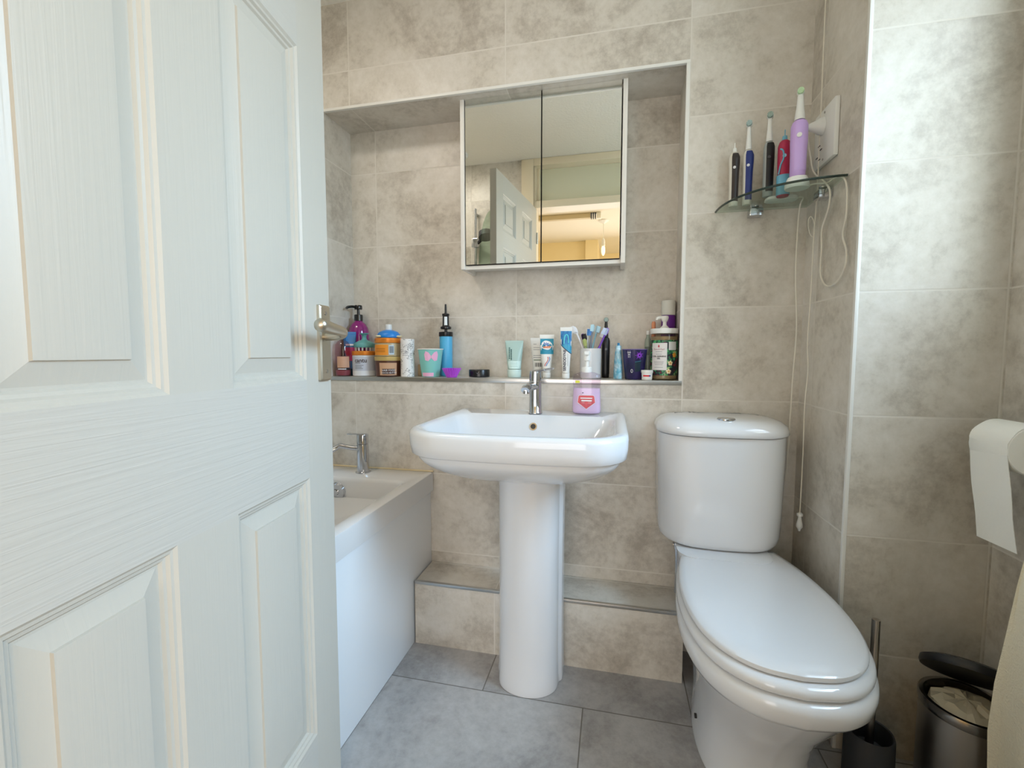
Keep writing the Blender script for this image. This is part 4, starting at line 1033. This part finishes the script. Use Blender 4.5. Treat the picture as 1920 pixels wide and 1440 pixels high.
# pull cord
pc = thing('pull_cord', 'white light pull cord with acorn handle hanging in the corner', 'pull cord', (.553, -.10, ZC))
m = MB(); m.tube(spline([(.556, -.10, ZC-.03), (.556, -.10, 1.9), (.557, -.10, 1.6), (.555, -.10, 1.42), (.553, -.10, 1.36), (.552, -.10, 1.2), (.549, -.10, 1.05), (.5535, -.10, .97), (.549, -.10, .86), (.550, -.10, .72), (.549, -.10, .545)], 6), .0017, 8); m.build('cord', CABLE, pc)
m = MB(); m.lathe([(.026, 0), (.026, -.018), (.016, -.030), (.004, -.034)], (.556, -.10, ZC), 24); m.build('ceiling_switch', WPL, pc)
m = MB(); m.tube([Vector((.546+.016*math.cos(a)*.55, -.10, 1.378+.026*math.sin(a)-.012*math.cos(a))) for a in [2*PI*k/16 for k in range(17)]], .0012, 6, caps=False); m.build('knot_loop', CABLE, pc)
m = MB(); m.lathe([(.003, .056), (.0085, .052), (.0085, .046), (.0045, .044), (.005, .036), (.0088, .020), (.0088, .012), (.004, .005), (.003, 0)], (.549, -.10, .489), 18); m.build('acorn', WPL, pc)

# ================================================================== TOILET ROLL, TOWEL, BIN, BRUSH
PAPER = P('tissue_paper', (250, 249, 242), .9, bump=(120, .3, .003))
rc = Vector((.806, 0, .826)); RY0, RY1 = -.502, -.402
hd = thing('toilet_roll_holder', 'chrome arm holder carrying the toilet roll on the right wall', 'holder', (XR, -.39, .83))
m = MB(); m.box(XR-.010, XR-.0005, -.402, -.368, .815, .86, .002); m.tube([(XR-.01, -.385, .8375), (.826, -.385, .8375), (rc.x, -.388, .8375)], .006, 12); m.tube([(rc.x, -.388, .8375), (rc.x, -.512, .8375)], .007, 12); m.build('arm', CHROME, hd)
tr = thing('toilet_roll', 'white toilet roll with a long loose sheet on the right wall', 'toilet roll', (rc.x, -.45, rc.z))
ringo = lambda r, y: [Vector((rc.x+r*math.cos(a), y, rc.z+r*math.sin(a))) for a in [2*PI*k/40 for k in range(40)]]
m = MB(); m.loft([ringo(.020, RY0), ringo(.049, RY0), ringo(.0505, RY0+.002), ringo(.0505, RY1-.002), ringo(.049, RY1), ringo(.020, RY1)]+[ringo(.020, RY0)], False, False); m.build('roll', PAPER, tr, smooth=40)
m = MB(); m.loft([ringo(.0202, RY0+.001), ringo(.0202, RY1-.001), ringo(.0185, RY1-.001), ringo(.0185, RY0+.001), ringo(.0202, RY0+.001)], False, False); m.build('cardboard_core', P('cardboard', (176, 146, 112), .9), tr)
m = MB()
cur = [(rc.x+.0515*math.cos(a), rc.z+.0515*math.sin(a)) for a in [PI*.5+PI*.42*k/9 for k in range(10)]]
xl, zl = cur[-1]
cur += [(xl-.0005+.028*f**1.15, zl-(zl-.618)*f) for f in [k/9 for k in range(1, 10)]]
R = []
for i, (x, z) in enumerate(cur):
    w = .0009*math.sin(i*1.1)
    R.append([Vector((x+w-.0004, RY0+.001, z+.003*(i > 15))), Vector((x-w-.0004, RY1-.001, z)), Vector((x-w+.0006, RY1-.001, z)), Vector((x+w+.0006, RY0+.001, z+.003*(i > 15)))])
m.loft(R); m.build('loose_sheet', PAPER, tr, smooth=60)

TWL = P('towel_cream', (246, 238, 216), .95, bump=(260, .8, .004))
rl = thing('towel_rail', 'chrome towel rail on the right wall below the window', 'towel rail', (XR, -.85, .72))
m = MB(); m.tube([(.795, -.60, .735), (.795, -1.20, .735)], .008, 14)
for y in (-.60, -1.20): m.tube([(.795, y, .735), (XR-.001, y, .735)], .009, 12)
m.build('rail', CHROME, rl)
tw = thing('bath_towel', 'cream bath towel hanging at the right edge beside the bin', 'towel', (.78, -.9, .3))
m = MB()
prof = [(.838, .30), (.832, .50), (.822, .66), (.812, .735), (.803, .752), (.790, .754), (.778, .746), (.768, .72), (.757, .66), (.744, .58), (.736, .48), (.729, .38), (.727, .28), (.731, .18), (.735, .10), (.736, .045)]
ys = [-.552, -.56, -.60, -.66, -.72, -.78, -.84, -.90, -.96, -1.02, -1.08, -1.14]
R = []
for j, y in enumerate(ys):
    ring = []
    fold = .010*math.sin(j*1.7)
    for i, (x, z) in enumerate(prof):
        k = 0 if i < 8 else min(1, (i-7)/5)
        ring.append(Vector((x+fold*k, y-.008*math.sin(i*.9)*(j == 0), z)))
    inner = []
    for i in range(len(prof)-1, -1, -1):
        x, z = prof[i]
        k = 0 if i < 8 else min(1, (i-7)/5)
        dx = .007 if i > 7 else (-.007 if i < 3 else 0)
        inner.append(Vector((x+fold*k+(.008 if i > 6 else -.006 if i < 4 else 0), y, z-(.007 if 2 < i < 9 else 0))))
    R.append(ring+inner)
m.loft(R, True, True); m.build('towel', TWL, tw, smooth=60)

bn = thing('pedal_bin', 'brushed steel pedal bin with its black lid propped open', 'bin', (.768, -.420, 0))
bx, by, bh = .762, -.440, .244
m = MB(); m.lathe([(.076, .004), (.0785, .012), (.0785, bh)], (bx, by, 0), 44, cap1=False); m.build('bin_body', STEEL, bn)
m = MB(); m.lathe([(.0792, bh-.004), (.0805, bh), (.0805, bh+.014), (.0790, bh+.017), (.071, bh+.0165), (.070, bh-.05)], (bx, by, 0), 44, False, False); m.build('rim', P('rim_chrome_dull', (150, 146, 142), .22, 1.0), bn)
m = MB(); m.lathe([(.080, .0005), (.0805, .003), (.0795, .013), (.077, .014)], (bx, by, 0), 40); m.build('base_ring', BPL, bn)
hx = Vector((.48, .88, 0)).normalized()
hp = Vector((bx, by, bh+.018))+hx*.080
ang = math.radians(38)
side = Vector((0,0,1)).cross(hx).normalized()
Rm = Matrix.Rotation(-ang, 4, side) if True else None
if (Rm @ (-hx)).z < 0: Rm = Matrix.Rotation(ang, 4, side)
m = MB(); MM = Matrix.Translation(hp) @ Rm @ Matrix.Translation(-hx*.080)
m.lathe([(.070, -.002), (.079, -.002), (.081, .004), (.079, .014), (.066, .020), (0, .022)], n=40, cap1=False, M=MM)
part_label(m.build('lid', P('lid_black', (30, 30, 33), .4), bn), 'black domed lid hinged at the back')
m = MB(); m.box(-.02, .02, -.026, .0, .004, .009, .002, M=Matrix.Translation((bx-.03, by-.075, 0)) @ Matrix.Rotation(-.4, 4, 'Z')); m.build('pedal', BPL, bn)
lg = thing('bin_liner', 'crumpled white bag stuffed inside the open steel bin', 'bag', (bx, by, .20))
m = MB()
random.seed(8); Rr = []
for r, z in ((.045, .17), (.064, .20), (.066, .235), (.060, .252), (.045, .262), (.022, .266)):
    Rr.append([Vector((bx+(r+random.uniform(-.005, .002))*math.cos(2*PI*k/26), by+(r+random.uniform(-.005, .002))*math.sin(2*PI*k/26), z+random.uniform(-.008, .008))) for k in range(26)])
m.loft(Rr); m.build('bag', P('bag_cream', (206, 196, 172), .6), lg, smooth=20)

tb = thing('toilet_brush', 'toilet brush with steel handle in a dark pot behind the toilet', 'toilet brush', (.602, -.402, 0))
m = MB(); m.lathe([(.047, .0005), (.0495, .004), (.0485, .125), (.0465, .132), (.0435, .130), (.044, .01), (0, .01)], (.602, -.402, 0), 40, cap1=False); m.build('pot', DGREY, tb)
m = MB(); m.lathe([(.0085, .10), (.0085, .399), (.0078, .4015), (0, .4018)], (.604, -.400, 0), 20, cap1=False); m.build('handle', STEEL, tb)
m = MB(); m.lathe([(.012, .012), (.030, .016), (.033, .05), (.030, .088), (.012, .095)], (.604, -.400, 0), 24); m.build('brush_head', P('brush_dark', (70, 70, 74), .9), tb)

# ================================================================== HALL THINGS (seen in the mirror)
pd = thing('pendant_lamp', 'bare bulb pendant hanging in the hall, seen in the mirror', 'lamp', (-.112, -2.87, ZC))
m = MB(); m.lathe([(.052, 0), (.050, -.008), (.030, -.020), (.010, -.030), (.004, -.034)], (-.112, -2.87, ZC), 28); m.build('ceiling_rose', WPL, pd)
m = MB(); m.tube([(-.112, -2.87, ZC-.03), (-.112, -2.87, 2.135)], .003, 8); m.build('flex', WPL, pd)
m = MB(); m.lathe([(.006, .075), (.014, .06), (.017, .045), (.017, .0), (.014, -.002)], (-.112, -2.87, 2.065), 22); m.build('lamp_holder', WPL, pd)
m = MB(); m.lathe([(.013, .0), (.018, -.018), (.019, -.05), (.014, -.075), (.005, -.088), (0, -.09)], (-.112, -2.87, 2.062), 22, True, False); m.build('bulb', P('bulb_glow', (255, 236, 200), .4, emit=(255, 226, 176), es=1.5), pd)
ct = thing('ceiling_batten', 'long slim batten on the hall ceiling, reflected above the pendant', 'batten', (-.44, -2.62, ZC))
m = MB(); m.box(-1.0, -.225, -2.645, -2.600, ZC-.045, ZC-.001, .004); m.build('batten', P('batten_beige', (206, 192, 160), .5), ct)
m = MB()
for k in range(3): m.box(-.222+k*.018, -.212+k*.018, -2.645, -2.600, ZC-.05, ZC-.001, .002)
m.build('dark_clip', DGREY, ct)
m = MB(); m.box(-.168, -.130, -2.650, -2.595, ZC-.055, ZC-.001, .004); m.build('end_cap', WPL, ct)

# ================================================================== LIGHT
w = bpy.data.worlds.new('sky'); S.world = w; w.use_nodes = True
nt = w.node_tree; bg = nt.nodes['Background']
sk = nt.nodes.new('ShaderNodeTexSky'); sk.sky_type = 'NISHITA'; sk.sun_disc = False; sk.sun_elevation = math.radians(48); sk.sun_rotation = math.radians(200); sk.air_density = 1.0; sk.dust_density = 2.0
nt.links.new(sk.outputs[0], bg.inputs['Color']); bg.inputs['Strength'].default_value = .55
def area(name, loc, rot, sx, sy, power, col, portal=False):
    l = bpy.data.lights.new(name, 'AREA'); l.shape = 'RECTANGLE'; l.size = sx; l.size_y = sy; l.energy = power; l.color = col
    o = bpy.data.objects.new(name, l); COL.objects.link(o); o.location = loc; o.rotation_euler = rot
    if portal: l.cycles.is_portal = True
    return o
# daylight through the bathroom window
area('window_daylight', (XR+.16, (WY0+WY1)/2, (WZ0+WZ1)/2), (0, PI/2, 0), WZ1-WZ0, WY1-WY0, 10.5, (.84, .92, 1.0))
# open sky above, coming down through the same window
sky = area('sky_daylight', (2.35, -.85, 2.75), (0, 0, 0), 1.5, 1.5, 130, (.44, .70, 1.0))
sky.rotation_euler = (Vector((.2, -.85, 1.0))-Vector((2.35, -.85, 2.75))).to_track_quat('-Z', 'Y').to_euler()
# two added fill panels in the hall, with no window behind them
area('hall_fill', (.15, -3.57, 1.0), (PI/2, 0, 0), 1.9, 1.4, 24, (.95, .955, 1.0))
area('hall_side_fill', (HX1-.02, -3.0, 1.35), (0, PI/2, 0), 1.2, 1.0, 16, (1.0, .93, .82))
# added fill panel over the bath to even the brightness, no fitting there
area('bath_fill', (-1.10, -.86, ZC-.03), (0, 0, 0), .30, .30, 5, (1.0, .93, .84))

# ================================================================== CAMERA
fpx, yaw, pitch, roll = 837.45, 12.7519, -3.8447, .0381
cam = bpy.data.cameras.new('camera'); co = bpy.data.objects.new('camera', cam); COL.objects.link(co)
cam.sensor_width = 36; cam.lens = fpx/1920*36; cam.clip_start = .02
a, b, c = math.radians(-yaw), math.radians(pitch), math.radians(roll)
fw = Vector((math.sin(a)*math.cos(b), math.cos(a)*math.cos(b), math.sin(b)))
r0 = Vector((math.cos(a), -math.sin(a), 0)); u0 = r0.cross(fw)
rv = r0*math.cos(c)+u0*math.sin(c); uv = -r0*math.sin(c)+u0*math.cos(c)
co.matrix_world = Matrix(((rv.x, uv.x, -fw.x, CAM.x), (rv.y, uv.y, -fw.y, CAM.y), (rv.z, uv.z, -fw.z, CAM.z), (0,0,0,1)))
S.camera = co
S.view_settings.view_transform = 'Standard'; S.view_settings.look = 'None'; S.view_settings.gamma = 1.0; S.view_settings.exposure = 0.37
S.view_settings.use_curve_mapping = False
